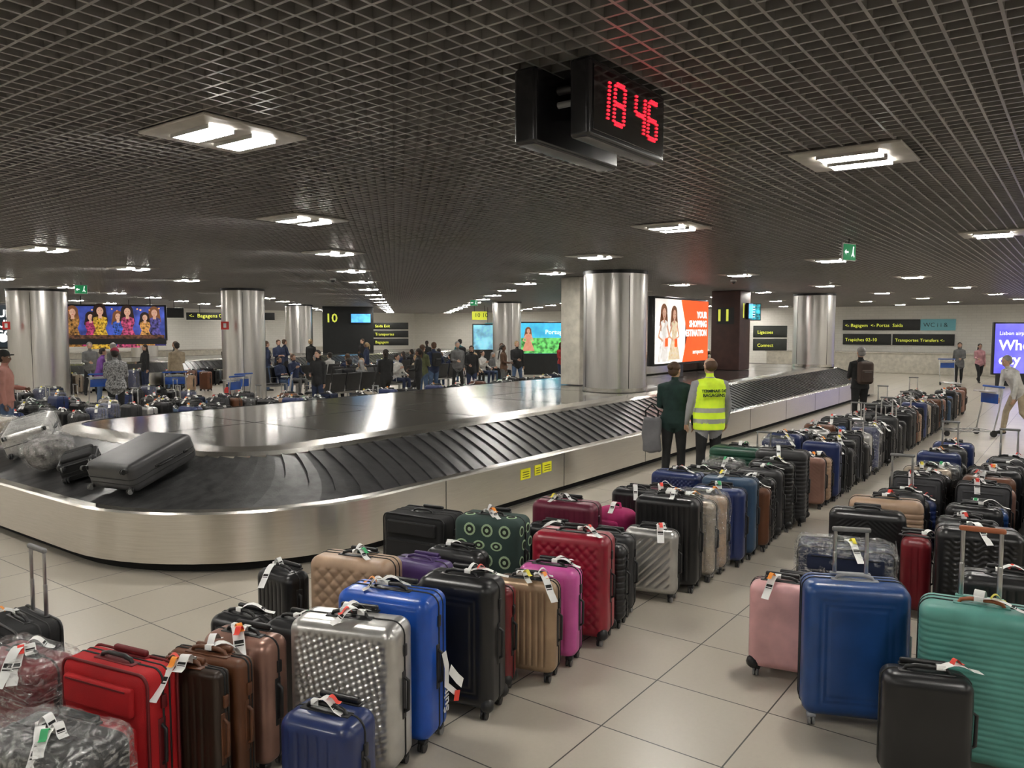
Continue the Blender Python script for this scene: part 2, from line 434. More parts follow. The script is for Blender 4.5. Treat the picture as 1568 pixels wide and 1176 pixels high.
def suitcase(w=.45,t=.26,h=.7,mat=None,pat='vrib',A=.006,per=.045,tele=0,tags=1,wrap=False,soft=False,lo=False,trim=None,seed=0,sticker=None,handlemat=None,hang=0):
    rs=random.Random(seed); b=MB(); trim=trim or BLACK
    z0=.055; H=h-z0; cz=z0+H/2
    res=RES[pat]; 
    if lo: res=(1,max(3,res[1]//2),max(3,res[2]//2))
    r=min(.065,t*.3) if not soft else .05
    b.rbox((0,0,cz),(t,w,H),r,mat,n=res,k=4,disp=patfun(pat,w,H,A,per))
    def ring(x,e,rr,mt):
        pts=[]
        for (sy,sz,a0) in ((1,1,0),(-1,1,90),(-1,-1,180),(1,-1,270)):
            for i in range(5):
                a=rad(a0+90*i/4); pts.append((x,sy*(w/2-r)+(r+e)*math.cos(a),cz+sz*(H/2-r)+(r+e)*math.sin(a)))
        b.tube(pts,rr,mt,seg=6,closed=True)
    ring(0,0,.006,ZIP)
    if soft or rs.random()<.4: ring(t*.18,0,.005,ZIP)
    if soft:
        b.rbox((-t/2-.012,0,cz-H*.12),(.05,w*.82,H*.55),.022,mat,k=2); b.rbox((-t/2-.008,0,cz+H*.32),(.04,w*.8,H*.2),.018,mat,k=2)
        b.box((-t/2-.038,0,cz+H*.13),(.003,w*.7,.008),trim); b.box((-t/2-.03,0,cz+H*.40),(.003,w*.7,.008),trim)
        ring(-t/2+.02,.0,.007,trim)
        ring(t/2-.02,.0,.007,trim)
    if soft or rs.random()<.35:
        for sy in (-1,1):
            for sx in (-1,1): b.ell((sx*(t/2-.03),sy*(w/2-.03),z0+.035),(.042,.042,.042),trim,10,6)
    for sx in (-1,1):
        for sy in (-1,1):
            X=sx*(t/2-.045); Y=sy*(w/2-.05)
            b.rbox((X,Y,.054),(.045,.05,.03),.01,trim,k=1)
            b.cyl((X,Y,.043),.008,.03,trim,seg=6)
            for q in (-.011,.011): b.cyl((X+.008*sx,Y+q,.026),.026,.013,GREYP if rs.random()<.3 else BLACK,axis='Y',seg=14)
    hm=handlemat or trim; zt=z0+H
    b.tube([(-.01,-.1,zt-.002),(-.01,-.09,zt+.018),(-.01,-.05,zt+.028),(-.01,.05,zt+.028),(-.01,.09,zt+.018),(-.01,.1,zt-.002)],[.009,.010,.011,.011,.010,.009],hm,seg=8)
    b.rbox((-.01,0,zt+.001),(.05,.25,.008),.004,trim,k=1)
    b.tube([(-.01,-w/2+.002,cz-.09),(-.01,-w/2-.022,cz-.075),(-.01,-w/2-.024,cz+.075),(-.01,-w/2+.002,cz+.09)],.009,hm,seg=7)
    b.rbox((-.01,-w/2-.001,cz),(.04,.006,.24),.003,trim,k=1)
    b.rbox((0,-w/2-.004,zt-.14 if H>.4 else cz+.13),(.028,.014,.06),.004,trim,k=1)
    xb=t/2-.035
    b.rbox((xb,0,zt),(.036,.22,.012),.005,trim,k=1)
    hz=zt+.012+tele
    for sy in (-1,1):
        if tele:
            b.tube([(xb,sy*.085,zt),(xb,sy*.085,zt+tele*.5)],.012,ALU,seg=8); b.tube([(xb,sy*.085,zt+tele*.5),(xb,sy*.085,hz)],.010,ALU,seg=8)
    b.rbox((xb,0,hz+.006),(.028,.21,.028),.011,trim if not tele else (handlemat or GREYP),k=2)
    for i in range(tags):
        a=rs.choice([rs.uniform(2.2,4.2),rs.uniform(3.9,5.7)])
        p=(-.01,rs.uniform(-.07,.07),0); d=(math.cos(a),math.sin(a),0); wd=rs.uniform(.036,.055)
        L=rs.uniform(.12,.24)
        over=L*abs(math.cos(a))>t/2
        tag(b,p,d,L,wd,WHITE,drop=.10 if over else .025,zt=zt+.022,curl=rs.uniform(.02,.055))
        b.ribbon([(-.01-.013,p[1],zt+.02),(-.01-.012,p[1],zt+.042),(-.01+.012,p[1],zt+.042),(-.01+.013,p[1],zt+.02)],(0,.04,0),WHITE)
        if rs.random()<.5: a2=a+rs.uniform(.5,1.6); tag(b,p,(math.cos(a2),math.sin(a2),0),rs.uniform(.07,.15),rs.uniform(.03,.05),WHITE,drop=.01,zt=zt+.024,curl=rs.uniform(.03,.06))
        if rs.random()<.6: tag(b,(p[0]+d[0]*.05,p[1]+d[1]*.05,0),(d[0]+.3,d[1],0),.07,.028,rs.choice([REDTAG,ORTAG,REDTAG,GRTAG,YLTAG]),zt=zt+.034)
    if hang:
        yy=-w/2-.035
        b.ribbon([(-.01,yy,cz+.08),(.0,yy-.012,cz),(-.02,yy-.02,cz-.09),(.03,yy-.05,cz-.15)],(.05,0,.0),WHITE)
        b.ribbon([(.02,yy-.02,cz-.02),(.05,yy-.05,cz-.08),(.09,yy-.06,cz-.12)],(.03,0,.04),WHITE); b.ribbon([(.0,yy-.055,cz-.15),(.05,yy-.06,cz-.17)],(.02,0,.05),REDTAG)
    if sticker:
        b.text('Suitcase',.085,WHITE,Matrix.Translation((.105,-w/2-.004,z0+.09))@Matrix.Rotation(rad(90),4,'X')@Matrix.Rotation(rad(90),4,'Z'),ext=.001,bold=.001)
    if wrap:
        rw=r+.012
        def dd(a,sg,p):
            x,y,z=p[...,0],p[...,1],p[...,2]
            return .007*np.sin(x*31+y*23+z*27)+.005*np.sin(y*61-z*47+2*np.sin(x*40))+.004*np.abs(np.sin(z*90+y*70+3*np.sin(y*19)))
        b.rbox((0,0,cz+.008),(t+.035,w+.035,H+.045),rw,WRAP,n=(8,20,28) if not lo else (4,10,14),k=3,disp=dd)
        if not lo:   # twisted film ridges
            for q in range(7):
                z_=cz+rs.uniform(-.4,.42)*H; z2=z_+rs.uniform(-.08,.08)
                b.tube([(-t/2-.02,-w/2+.02,z_),(-t/2-.022,0,(z_+z2)/2+rs.uniform(-.02,.02)),(-t/2-.02,w/2-.02,z2)],.003,WRAP,5)
                b.tube([(-t/2+.02,-w/2-.02,z_),(0,-w/2-.022,z_+rs.uniform(-.03,.03)),(t/2-.02,-w/2-.02,z2)],.003,WRAP,5)
    return b

def C(name,col,rough=.4,metal=0,**k): return M(name,col,rough,metal,**k)
silverm=C('silver_shell',(.60,.59,.57),.3,.75); bluem=C('bright_blue_shell',(.010,.085,.46),.35,coat=.2); navy=C('navy_shell',(.014,.028,.11),.35,coat=.2)
blk=C('black_shell',(.012,.012,.013),.32); blk2=C('charcoal_shell',(.026,.026,.028),.42); gold=C('gold_beige_shell',(.40,.28,.18),.3,.45)
pinkm=C('magenta_pink_shell',(.60,.10,.36),.35,coat=.3); redm=C('crimson_quilted_shell',(.28,.011,.028),.35,coat=.2); dred=C('dark_red_shell',(.17,.012,.018),.35)
beige=C('beige_shell',(.40,.27,.18),.4); purple=C('purple_shell',(.06,.03,.13),.4); redfab=C('red_fabric',(.44,.004,.008),.75,bump=.5,bscale=400); 
brown=C('brown_leather',(.12,.045,.02),.4); dkbrown=C('dark_brown_shell',(.03,.018,.012),.35); rose=C('rose_gold_shell',(.32,.18,.14),.3,.4); palep=C('pale_pink_shell',(.72,.40,.40),.4,coat=.3)
dblue=C('royal_blue_shell',(.011,.055,.20),.36,coat=.2); teal=C('mint_teal_shell',(.085,.28,.24),.4); tan=C('tan_plastic',(.40,.12,.05),.4)
blkfab=C('black_fabric',(.012,.012,.013),.85,bump=.5,bscale=400); greyfab=C('grey_fabric',(.06,.06,.065),.85,bump=.5,bscale=400); greenm=C('dark_green_shell',(.01,.06,.035),.4)
steelb=C('steel_blue_shell',(.035,.075,.14),.4); wine=C('wine_shell',(.14,.016,.04),.4); navyfab=C('navy_fabric',(.010,.017,.05),.85,bump=.4,bscale=400)
champ=C('champagne_shell',(.45,.38,.30),.3,.5)

HS='hard_shell_suitcase'; SS='soft_suitcase'
def put(name,x,y,rot=0,w=.45,t=.26,**k):
    a=rad(rot); w=w*1.04; k['h']=k['h']*1.025; dx,dy=t/2,w/2
    b=suitcase(w=w,t=t,seed=int(x*97+y*31),**k)
    return b.obj(name,(x+dx*math.cos(a)-dy*math.sin(a), y+dx*math.sin(a)+dy*math.cos(a),0),a,weld=True)
# (x,y) is the front corner nearest the open aisle
put(HS,2.08,2.38,14,w=.36,t=.25,h=.55,mat=navy,pat='vrib',A=.007,per=.05,tags=1)
put(HS,2.56,2.60,20,w=.56,t=.26,h=.76,mat=silverm,pat='dots',A=.006,per=.045,tags=2)
put(HS,2.86,2.66,15,w=.54,t=.27,h=.80,mat=bluem,pat='plain',tags=2,sticker=1,hang=1)
put(HS,3.32,2.61,14,w=.46,t=.27,h=.77,mat=blk,pat='panel',tags=1)
put(HS,3.64,2.72,14,w=.38,t=.15,h=.64,mat=dred,pat='vrib',tags=0)
put(HS,3.92,2.58,16,w=.40,t=.20,h=.62,mat=gold,pat='vrib',A=.008,per=.04,tags=2)
put(HS,4.20,2.60,14,w=.40,t=.22,h=.63,mat=pinkm,pat='vrib',A=.006,per=.05,tags=1)
put(HS,4.60,2.60,14,w=.54,t=.29,h=.75,mat=redm,pat='quilt',A=.006,per=.07,tags=1)
put(HS,4.96,2.66,12,w=.40,t=.20,h=.60,mat=blk,pat='hrib',tags=0)
put(HS,5.20,2.72,12,w=.40,t=.19,h=.62,mat=blk2,pat='vrib',tags=0)
put(HS,5.70,2.58,13,w=.42,t=.20,h=.57,mat=silverm,pat='diag',A=.006,per=.05,tags=1)
put(HS,6.00,2.54,10,w=.52,t=.29,h=.77,mat=blk,pat='vrib',A=.007,tags=2)
put(HS,6.36,2.54,9,w=.45,t=.21,h=.69,mat=champ,pat='vrib',wrap=True,tags=1)
put(HS,6.63,2.54,9,w=.45,t=.21,h=.69,mat=beige,pat='vrib',wrap=True,tags=1)
put(HS,6.92,2.48,8,w=.48,t=.25,h=.71,mat=navy,pat='vrib',tags=1)
put(HS,7.22,2.48,8,w=.50,t=.28,h=.76,mat=steelb,pat='vrib',tags=1)
put(HS,7.57,2.46,8,w=.40,t=.21,h=.62,mat=brown,pat='plain',tags=1)
put(HS,7.84,2.50,8,w=.44,t=.23,h=.66,mat=blk,pat='hrib',tags=1)
put(HS,8.13,2.52,6,w=.46,t=.25,h=.70,mat=blk2,pat='vrib',tags=1)
put(HS,8.45,2.5,6,w=.46,t=.26,h=.74,mat=blk,pat='hrib',tags=1)
put(HS,8.80,2.46,6,w=.54,t=.33,h=.82,mat=blk2,pat='hrib',A=.006,tags=1)
# second depth
put(HS,3.50,3.62,16,w=.58,t=.28,h=.66,mat=beige,pat='quilt',A=.007,per=.09,tags=1)
put(HS,3.92,3.52,10,w=.45,t=.24,h=.56,mat=purple,pat='plain',tags=0,trim=purple)
put(HS,3.28,4.35,0,w=.36,t=.22,h=.50,mat=blk,pat='vrib',tags=1)
put(HS,2.66,3.34,12,w=.34,t=.22,h=.56,mat=blk,pat='plain',tags=1)
put(HS,4.24,3.44,10,w=.45,t=.22,h=.58,mat=blk,pat='vrib',tags=1)
put(HS,3.76,3.15,10,w=.30,t=.22,h=.55,mat=blk,pat='vrib',tags=1)
put(SS,4.74,4.22,8,w=.60,t=.36,h=.62,mat=blkfab,pat='plain',soft=True,tags=0)
put(HS,5.62,3.30,12,w=.56,t=.28,h=.70,mat=wine,pat='vrib',tags=1)
put(HS,5.26,3.28,10,w=.42,t=.22,h=.58,mat=blk,pat='vrib',tags=1)
put(HS,6.58,3.20,6,w=.44,t=.24,h=.66,mat=blk,pat='vrib',tags=1)
put(HS,6.94,3.14,6,w=.44,t=.24,h=.62,mat=wine,pat='vrib',tags=1)
put(HS,7.46,3.15,6,w=.50,t=.30,h=.70,mat=navy,pat='quilt',tags=1)
put(HS,7.90,3.15,4,w=.46,t=.25,h=.66,mat=blk,pat='vrib',tags=1)
put(HS,9.22,3.12,6,w=.60,t=.34,h=.74,mat=greenm,pat='hrib',tags=1)
# bottom-left cluster
put(SS,1.66,3.20,12,w=.52,t=.20,h=.70,mat=redfab,pat='plain',soft=True,tags=0,trim=M('dark_red_trim',(.14,.005,.008),.6),handlemat=BLACK)
put(HS,1.92,3.06,16,w=.44,t=.10,h=.66,mat=dkbrown,pat='vrib',per=.04,tags=2,trim=brown)
put(HS,2.05,3.08,16,w=.42,t=.12,h=.66,mat=brown,pat='vrib',per=.05,tags=1,trim=brown)
put(HS,2.23,3.14,14,w=.40,t=.20,h=.67,mat=rose,pat='vrib',tags=2,trim=BLACK)
put(HS,1.48,3.86,10,w=.46,t=.26,h=.62,mat=dred,pat='hrib',tags=2,wrap=True)
put(HS,1.22,2.94,14,w=.52,t=.32,h=.60,mat=blk,pat='vrib',tags=2,wrap=True)
put(HS,1.08,3.56,10,w=.42,t=.22,h=.55,mat=blk,pat='hrib',tags=1,wrap=True)
put(SS,1.66,4.52,0,w=.46,t=.26,h=.58,mat=blkfab,pat='plain',soft=True,tags=1,tele=.36)
put(HS,1.26,4.46,0,w=.42,t=.26,h=.58,mat=dred,pat='vrib',tags=1,wrap=True)
put(HS,2.62,3.80,10,w=.36,t=.22,h=.50,mat=blk,pat='vrib',tags=1)
# right-hand row
put(HS,4.86,1.30,12,w=.36,t=.21,h=.60,mat=palep,pat='plain',tags=1,trim=BLACK)
put(HS,5.12,1.30,10,w=.34,t=.16,h=.56,mat=blk,pat='vrib',tags=0)
put(HS,4.57,.69,24,w=.53,t=.29,h=.79,mat=dblue,pat='panel',A=.004,tags=0,tele=.24,trim=M('grey_shell_trim',(.30,.31,.33),.4))
put(HS,4.38,.08,9,w=.53,t=.30,h=.81,mat=teal,pat='hrib',A=.006,per=.03,tags=1,trim=teal,tele=.34,handlemat=tan)
put(HS,4.08,.34,20,w=.38,t=.20,h=.56,mat=blk,pat='plain',tags=1)
put(SS,5.90,1.02,14,w=.62,t=.32,h=.62,mat=navyfab,pat='plain',soft=True,wrap=True,tags=1)
put(HS,6.36,.28,12,w=.52,t=.32,h=.76,mat=blk,pat='wave',A=.005,per=.04,tags=1)
put(HS,5.45,.05,10,w=.50,t=.28,h=.70,mat=blk,pat='vrib',tags=1)
put(HS,6.90,1.12,12,w=.56,t=.27,h=.68,mat=blk,pat='chev',A=.006,per=.035,tags=0)
put(HS,7.23,1.04,12,w=.56,t=.26,h=.73,mat=beige,pat='hrib',tags=1)
put(HS,6.50,.88,8,w=.20,t=.3,h=.60,mat=dred,pat='vrib',tags=1)
put(HS,6.75,-.32,8,w=.46,t=.26,h=.72,mat=blk,pat='vrib',tags=1)
pal=[blk,blk,blk,blk2,blk,navy,blk2,navy,blk,steelb,wine,dblue,champ,blk,rose,blk,blk2,silverm,beige,brown,blk,navy,blk]
crowd=[(15.2,15.6),(18.6,16.9),(19.3,15.9),(20.6,17.6),(21.4,16.2),(22.6,16.5),(23.4,17.8),(24.8,15.6),(26.0,16.8),(27.5,15.2),(28.6,15.6),(24.6,20.9),(22.2,23.9),(24,26.1),(26.3,24.3),(19,25.4),(17.5,26.6),(18.4,26.7),(14,26.1),(12.4,26.6),(16.2,24.2),(21.3,26.3),(29,22),(31,19.2),(32,23),(13.6,23.4),(9.4,26.9),(33.5,18.2),(30.2,17.6),(15.4,26.6),(11.0,26.8),(20.2,26.6),(16.4,15.5),(17.0,23.4),(13.0,15.8),(12.2,24.6)]
trol=[(11.4,17.6,20),(12.2,18.4,10),(12.9,17.5,50),(11.9,20.6,-30),(10.0,21.4,0)]
benches=[(15.4,17.4,0),(17.6,18.6,180),(15.4,21.2,180),(18.2,22.2,0),(20.8,19.2,0),(23.8,19.0,180),(18.6,20.5,0),(24.0,22.6,0)]
obst=[(x,y,.7) for x,y in crowd]+[(x,y,1.05) for x,y,_ in trol]+[(c[0],c[1],c[2]+.45) for c in cols]+[(5.72,15.44,.7),(10.9,22.9,.7),(8.9,17.9,.7),(17.4,16.25,.7)]
for bx,by,_ in benches: obst+=[(bx+q,by,.8) for q in (-1.2,-.4,.4,1.2)]
tmpl=[]
pats=['vrib','hrib','plain','vrib','chev','panel','diag','vrib','hrib','quilt']
for i in range(26):
    soft=(i%6==4); m_=pal[i%len(pal)]
    if soft: m_=[blkfab,greyfab,navyfab,blkfab][i//6%4]
    w_=rnd.uniform(.38,.52); t_=rnd.uniform(.22,.31); h_=rnd.uniform(.54,.76)
    bb=suitcase(w=w_,t=t_,h=h_,mat=m_,pat='plain' if soft else pats[i%10],soft=soft,tags=rnd.choice([1,1,2]),lo=True,tele=.3 if i in (3,15) else 0,seed=i,wrap=(i%13==7))
    tmpl.append((SS if soft else HS,bb.mesh('suitcase_shell_%d'%i,True),w_,t_,h_))
def row(x0,x1,y,dens=1.0,seed=1,jit=.05,turn=.0,base=5):
    rs=random.Random(seed); x=x0; last=-1
    while x<x1:
        k=rs.randrange(len(tmpl))
        if k==last: k=(k+5)%len(tmpl)
        last=k; nm,me,w_,t_,h_=tmpl[k]; tt=t_; ww=w_; rr=base+rs.uniform(-2.5,2.5)
        yy=y+rs.uniform(0,jit)+ww/2; pos=(x+tt/2,yy)
        if rs.random()<dens and not any((pos[0]-a)**2+(pos[1]-c)**2<r_*r_ for a,c,r_ in obst): place(nm,me,(pos[0],pos[1],0),rad(rr))
        x+=tt+rs.uniform(.045,.09)
row(9.75,23.5,2.48,seed=11,dens=.97); row(9.85,21.5,3.12,seed=12,dens=.9); row(8.42,9.1,3.2,seed=13)
row(7.72,11.3,1.1,seed=14); row(7.3,11.2,.48,seed=15); row(7.2,10.8,-.14,seed=16); row(6.9,10.2,-.78,seed=17)
row(8,26,13.3,seed=21,dens=.6,jit=.1); row(9,27,13.95,seed=22,dens=.55,jit=.1)
for k,yy in enumerate((14.9,15.6,17.0,17.7,19.4,20.8)): row(4.2+.6*k,11.8,yy,seed=31+k,dens=.72,jit=.1)
row(9,34,27.3,seed=41,dens=.7,jit=.1)
row(14,26,24.9,seed=43,dens=.4,jit=.1)

# patterned green suitcase (printed cover)
def dot_case():
    b=suitcase(w=.56,t=.32,h=.73,mat=M('dark_green_print_cover',(.03,.06,.052),.8),pat='plain',tags=2,seed=5)
    lg=M('print_light_green',(.42,.58,.36),.8); bk=M('print_dark_centre',(.02,.03,.02),.8)
    z=.16; r_=0
    while z<.68:
        for y in (-.17,-.02,.13):
            yy=y+(.07 if r_%2 else 0)
            if abs(yy)<.22:
                T=Matrix.Translation((-.161,yy,z))@Matrix.Diagonal((1,1.1,.8 if r_%2 else 1.15,1))
                b.cyl((0,0,0),.045,.003,lg,axis='X',seg=14,T=T); b.cyl((-.002,0,0),.031,.003,bk,axis='X',seg=12,T=T); b.cyl((-.004,0,0),.014,.003,lg,axis='X',seg=10,T=T)
        for x in (-.08,.05):
            T=Matrix.Translation((x+(.05 if r_%2 else 0),-.281,z)); b.cyl((0,0,0),.042,.003,lg,axis='Y',seg=14,T=T); b.cyl((0,-.002,0),.029,.003,bk,axis='Y',seg=12,T=T)
        z+=.12; r_+=1
    for y in (-.18,.18):
        T=Matrix.Translation((-.04,y,.731)); b.cyl((0,0,0),.042,.003,lg,seg=14,T=T); b.cyl((0,0,.002),.029,.003,bk,seg=12,T=T)
    return b
dot_case().obj('avocado_print_suitcase',(4.85,3.78,0),rad(14),weld=True)
b=MB(); mg=M('magenta_fabric',(.42,.015,.13),.7,bump=.3,bscale=300)
b.rbox((0,0,.29),(.24,.38,.58),.09,mg,n=(2,3,4)); b.rbox((-.13,0,.18),(.1,.26,.26),.045,mg); b.box((-.182,0,.27),(.004,.2,.01),ZIP); b.rbox((-.12,0,.42),(.06,.22,.12),.025,mg)
b.tube([(0,-.05,.57),(0,-.04,.62),(0,.04,.62),(0,.05,.57)],.012,mg); tag(b,(0,0,0),(-1,-.3,0),.16,.045,WHITE,drop=.06,zt=.61)
for sy in (-1,1): b.tube([(.1,sy*.09,.48),(.16,sy*.1,.4),(.17,sy*.11,.2),(.11,sy*.12,.06)],.018,mg,flat=.5)
b.obj('magenta_backpack',(6.24,3.42,.0),rad(-10),weld=True)

# bags lying on the belt (slope rises towards sdir)
def lying(name,x,y,z,rz,sdir,**k):
    b=suitcase(**k); o=b.obj(name,(0,0,0),0,weld=True)
    h=k['h']; t=k['t']
    T=Matrix.Translation((x,y,z))@Matrix.Rotation(rad(sdir),4,'Z')@Matrix.Rotation(rad(-18),4,'Y')@Matrix.Rotation(rad(-sdir),4,'Z')@Matrix.Rotation(rad(rz),4,'Z')@Matrix.Translation((0,0,t/2))@Matrix.Rotation(rad(90),4,'Y')@Matrix.Translation((0,0,-h/2))
    o.matrix_world=T
    return o
lying(HS,3.98,7.50,.775,10,8,w=.66,t=.28,h=.84,mat=M('grey_black_shell',(.05,.05,.052),.42),pat='plain',tags=0,seed=3)
lying(SS,3.82,8.42,.705,60,0,w=.36,t=.2,h=.50,mat=blkfab,pat='plain',soft=True,tags=0,seed=4)
lying(HS,4.10,10.25,.80,60,0,w=.52,t=.30,h=.78,mat=silverm,pat='hrib',tags=1,wrap=True,seed=6)
lying(HS,4.00,11.1,.79,95,0,w=.46,t=.26,h=.64,mat=champ,pat='vrib',tags=1,wrap=True,seed=8)
b=MB(); b.rbox((0,0,.16),(.40,.44,.30),.12,M('wrapped_bundle',(.14,.13,.12),.6,noise=.4,nscale=12),n=(4,4,4),disp=lambda a,s,p:.015*np.sin(p[...,0]*25+p[...,1]*31)); b.rbox((0,0,.175),(.46,.50,.36),.15,WRAP,n=(14,14,14),disp=lambda a,s,p:.012*np.sin(p[...,0]*41+p[...,1]*31+p[...,2]*37)+.010*np.abs(np.sin(p[...,2]*60+p[...,1]*50+3*np.sin(p[...,0]*20))))
b.obj('wrapped_bundle',(3.82,9.12,.715),(0,rad(-16),0),weld=True)

# ------------------------------------------------------------ people
ARMS={'down':((.12,.02,-1),(.03,.16,-1)),'fwd':((.12,.30,-1),(-.05,1,-.12)),'phone':((.1,.3,-1),(-.35,.8,.6)),'cross':((.12,.25,-1),(-.95,.55,.1)),
      'lap':((.15,.35,-1),(-.3,.9,-.25)),'hip':((.45,-.12,-.9),(-.5,.35,-.5)),'hold':((.1,.2,-1),(-.45,.8,-.1)),'reach':((.1,.6,-.9),(0,.6,-.8)),'side':((.22,.05,-1),(.02,.35,-1))}
def person(name,x,y,face,H=1.75,top=None,bot=None,shoe=None,skin=None,hair=None,arms=('down','down'),legs='stand',lean=0,hairstyle='short',fem=False,vox=.016,vest=False,bag=None,z=0,headturn=0,coat=0,hat=None,bulk=1.0):
    top=top or MATTEB; bot=bot or MATTEB; shoe=shoe or BLACK; skin=skin or SKIN; hair=hair or M('dark_hair',(.02,.013,.009),.6,bump=.5,bscale=90)
    raw=MB(); segs=[]
    if legs=='sit':  K=[((.09,.0),(.12,.44,.50),(.13,.42,.09))]*2; hz=.52
    elif legs=='walk': hz=.905; K=[((.09,0),(.09,.20,.50),(.09,.26,.09)),((.09,0),(.09,-.02,.47),(.09,-.34,.17))]
    elif legs=='wide': hz=.92; K=[((.09,0),(.14,.03,.49),(.17,0,.08))]*2
    else: hz=.93; K=[((.09,0),(.10,.025,.49),(.105,-.01,.08)),((.09,0),(.105,.01,.49),(.12,-.03,.08))]
    R_=Matrix.Rotation(rad(-lean),4,'X'); P=Vector((0,0,hz))
    def T3(p): return P+(R_@(Vector(p)-Vector((0,0,.93))))
    TM=Matrix.Translation(P)@R_@Matrix.Translation((0,0,-.93))
    ws=(.92 if fem else 1.0)*bulk; hw=(1.06 if fem else 1.0)*bulk
    rings=[(.80,.06,.06,0,0),(.83,.13*hw,.095,0,0),(.90,.172*hw,.122,0,-.005),(.97,.170*hw,.120,0,-.004),(1.08,.152*ws,.108,0,0),(1.20,.165*ws,.118,0,.004),(1.32,.182*ws,.122,0,.0),(1.40,.178*ws,.108,0,-.008),(1.45,.135*ws,.088,0,-.012),(1.48,.085,.07,0,-.01),(1.50,.055,.055,0,-.005)]
    if vest: rings=[(.80,.18*hw,.14,0,0),(.82,.19*hw,.145,0,0),(.95,.195*hw,.145,0,0),(1.08,.188*ws,.138,0,0)]+[(r[0],r[1]*1.1,r[2]*1.12,r[3],r[4]) for r in rings[5:8]]+rings[8:]
    if coat: rings=[(.93-coat,.185*hw,.135,0,0),(.93-coat+.02,.19*hw,.14,0,0)]+[(r[0],r[1]*1.06,r[2]*1.06,0,r[4]) for r in rings[2:8]]+rings[8:]
    raw.loft(rings,top,24,TM)
    segs.append((T3((0,0,.93-coat*.8-(.08 if vest else 0))),T3((0,0,1.44)),.16*(1.12 if vest else 1),top))
    raw.tube([T3((0,-.008,1.44)),T3((0,.005,1.56))],.052,skin,12); segs.append((T3((0,0,1.50)),T3((0,.005,1.56)),.06,skin))
    HT=TM@Matrix.Translation((0,0,1.55))@Matrix.Rotation(rad(headturn),4,'Z')@Matrix.Rotation(rad(lean*.5),4,'X')@Matrix.Translation((0,0,-1.55))
    raw.ell((0,-.004,1.662),(.076,.094,.093),skin,18,12,HT); raw.ell((0,.022,1.60),(.058,.066,.07),skin,16,10,HT); raw.tube([(0,.088,1.645),(0,.104,1.615)],[.009,.013],skin,8,T=HT)
    segs.append((HT@Vector((0,0,1.60)),HT@Vector((0,0,1.67)),.09,skin))
    fin=[]
    for sd,am,kk in ((1,arms[0],K[0]),(-1,arms[1],K[-1])):
        u,f=ARMS[am]; u=Vector((u[0]*sd,u[1],u[2])).normalized(); f=Vector((f[0]*sd,f[1],f[2])).normalized()
        u=(R_.to_3x3()@u); f=(R_.to_3x3()@f)
        S=T3((sd*.185*ws,-.008,1.405)); E=S+u*.285; Wr=E+f*.25
        raw.tube([T3((sd*.10,-.008,1.425)),S,S+u*.12,E,E+f*.1,Wr],[.06,.060,.053,.045,.044,.034],top,12)
        segs+= [(T3((sd*.12,0,1.41)),S,.06,top),(S,E,.055,top),(E,Wr,.045,top)]
        pe=Wr+f*.085; raw.tube([Wr,Wr+f*.04,pe],[.026,.036,.034],skin,10,flat=.55); segs.append((Wr+f*.035,pe+f*.03,.03,skin))
        side=f.cross(Vector((sd,0,0.001))).normalized() if abs(f.x)<.8 else f.cross(Vector((0,0,1))).normalized()
        pn=f.cross(side).normalized()*(-1)
        if pn.x*sd>0: pn=-pn
        fin.append((Wr,pe,f,side,pn))
        (hx,hy),kn,an=kk; Hp=Vector((sd*hx,hy,hz-.03)); Kn=Vector((sd*kn[0],kn[1],kn[2])); An=Vector((sd*an[0],an[1],an[2]))
        raw.tube([Hp,Hp.lerp(Kn,.4),Kn,Kn.lerp(An,.35),An],[.094*hw,.085,.062,.062,.048],bot,14); segs+=[(Hp,Kn,.08,bot),(Kn,An,.056,bot)]
        toe=An+Vector((sd*.02,.17,-.045)); hl=An+Vector((0,-.04,-.04)); mid=An+Vector((.005*sd,.07,-.035))
        if legs=='walk' and sd==-1: toe=An+Vector((0,.12,-.13)); mid=An+Vector((0,.05,-.06)); hl=An+Vector((0,-.06,0))
        raw.tube([hl,mid,toe],[.040,.043,.034],shoe,12,flat=.95); segs.append((hl,toe,.043,shoe))
    me=raw.mesh('body'); o=bpy.data.objects.new('tmp',me); scene.collection.objects.link(o)
    md=o.modifiers.new('r','REMESH'); md.mode='VOXEL'; md.voxel_size=vox
    sm=o.modifiers.new('s','SMOOTH'); sm.iterations=3; sm.factor=.5
    dg=bpy.context.evaluated_depsgraph_get(); ev=bpy.data.meshes.new_from_object(o.evaluated_get(dg))
    nv=len(ev.vertices); V=np.zeros(nv*3); ev.vertices.foreach_get('co',V); V=V.reshape(-1,3)
    npz=len(ev.polygons); Cn=np.zeros(npz*3); ev.polygons.foreach_get('center',Cn); Cn=Cn.reshape(-1,3)
    best=np.full(npz,1e9); lab=np.zeros(npz,int)
    for i,(a,c,r,mt) in enumerate(segs):
        a=np.array(a);c=np.array(c); d=c-a; L=max(d@d,1e-9); t=np.clip(((Cn-a)@d)/L,0,1); q=np.linalg.norm(Cn-(a+t[:,None]*d),axis=1)/r
        k=q<best; best[k]=q[k]; lab[k]=i
    b=MB(); faces=[tuple(p.vertices) for p in ev.polygons]
    mts=[segs[i][3] for i in lab]
    if vest:
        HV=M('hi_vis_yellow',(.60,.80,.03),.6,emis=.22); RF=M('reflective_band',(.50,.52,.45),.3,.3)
        inv=np.array(TM.inverted()); loc=Cn@inv[:3,:3].T+inv[:3,3]
        for i in range(npz):
            zz=loc[i][2]
            if (lab[i]==0 or (mts[i] in(top,bot) and abs(loc[i][0])<.17 and .81<zz<1.49 and lab[i]!=2)) and zz>.81:
                mts[i]= RF if (.90<zz<.955 or 1.04<zz<1.095) else HV
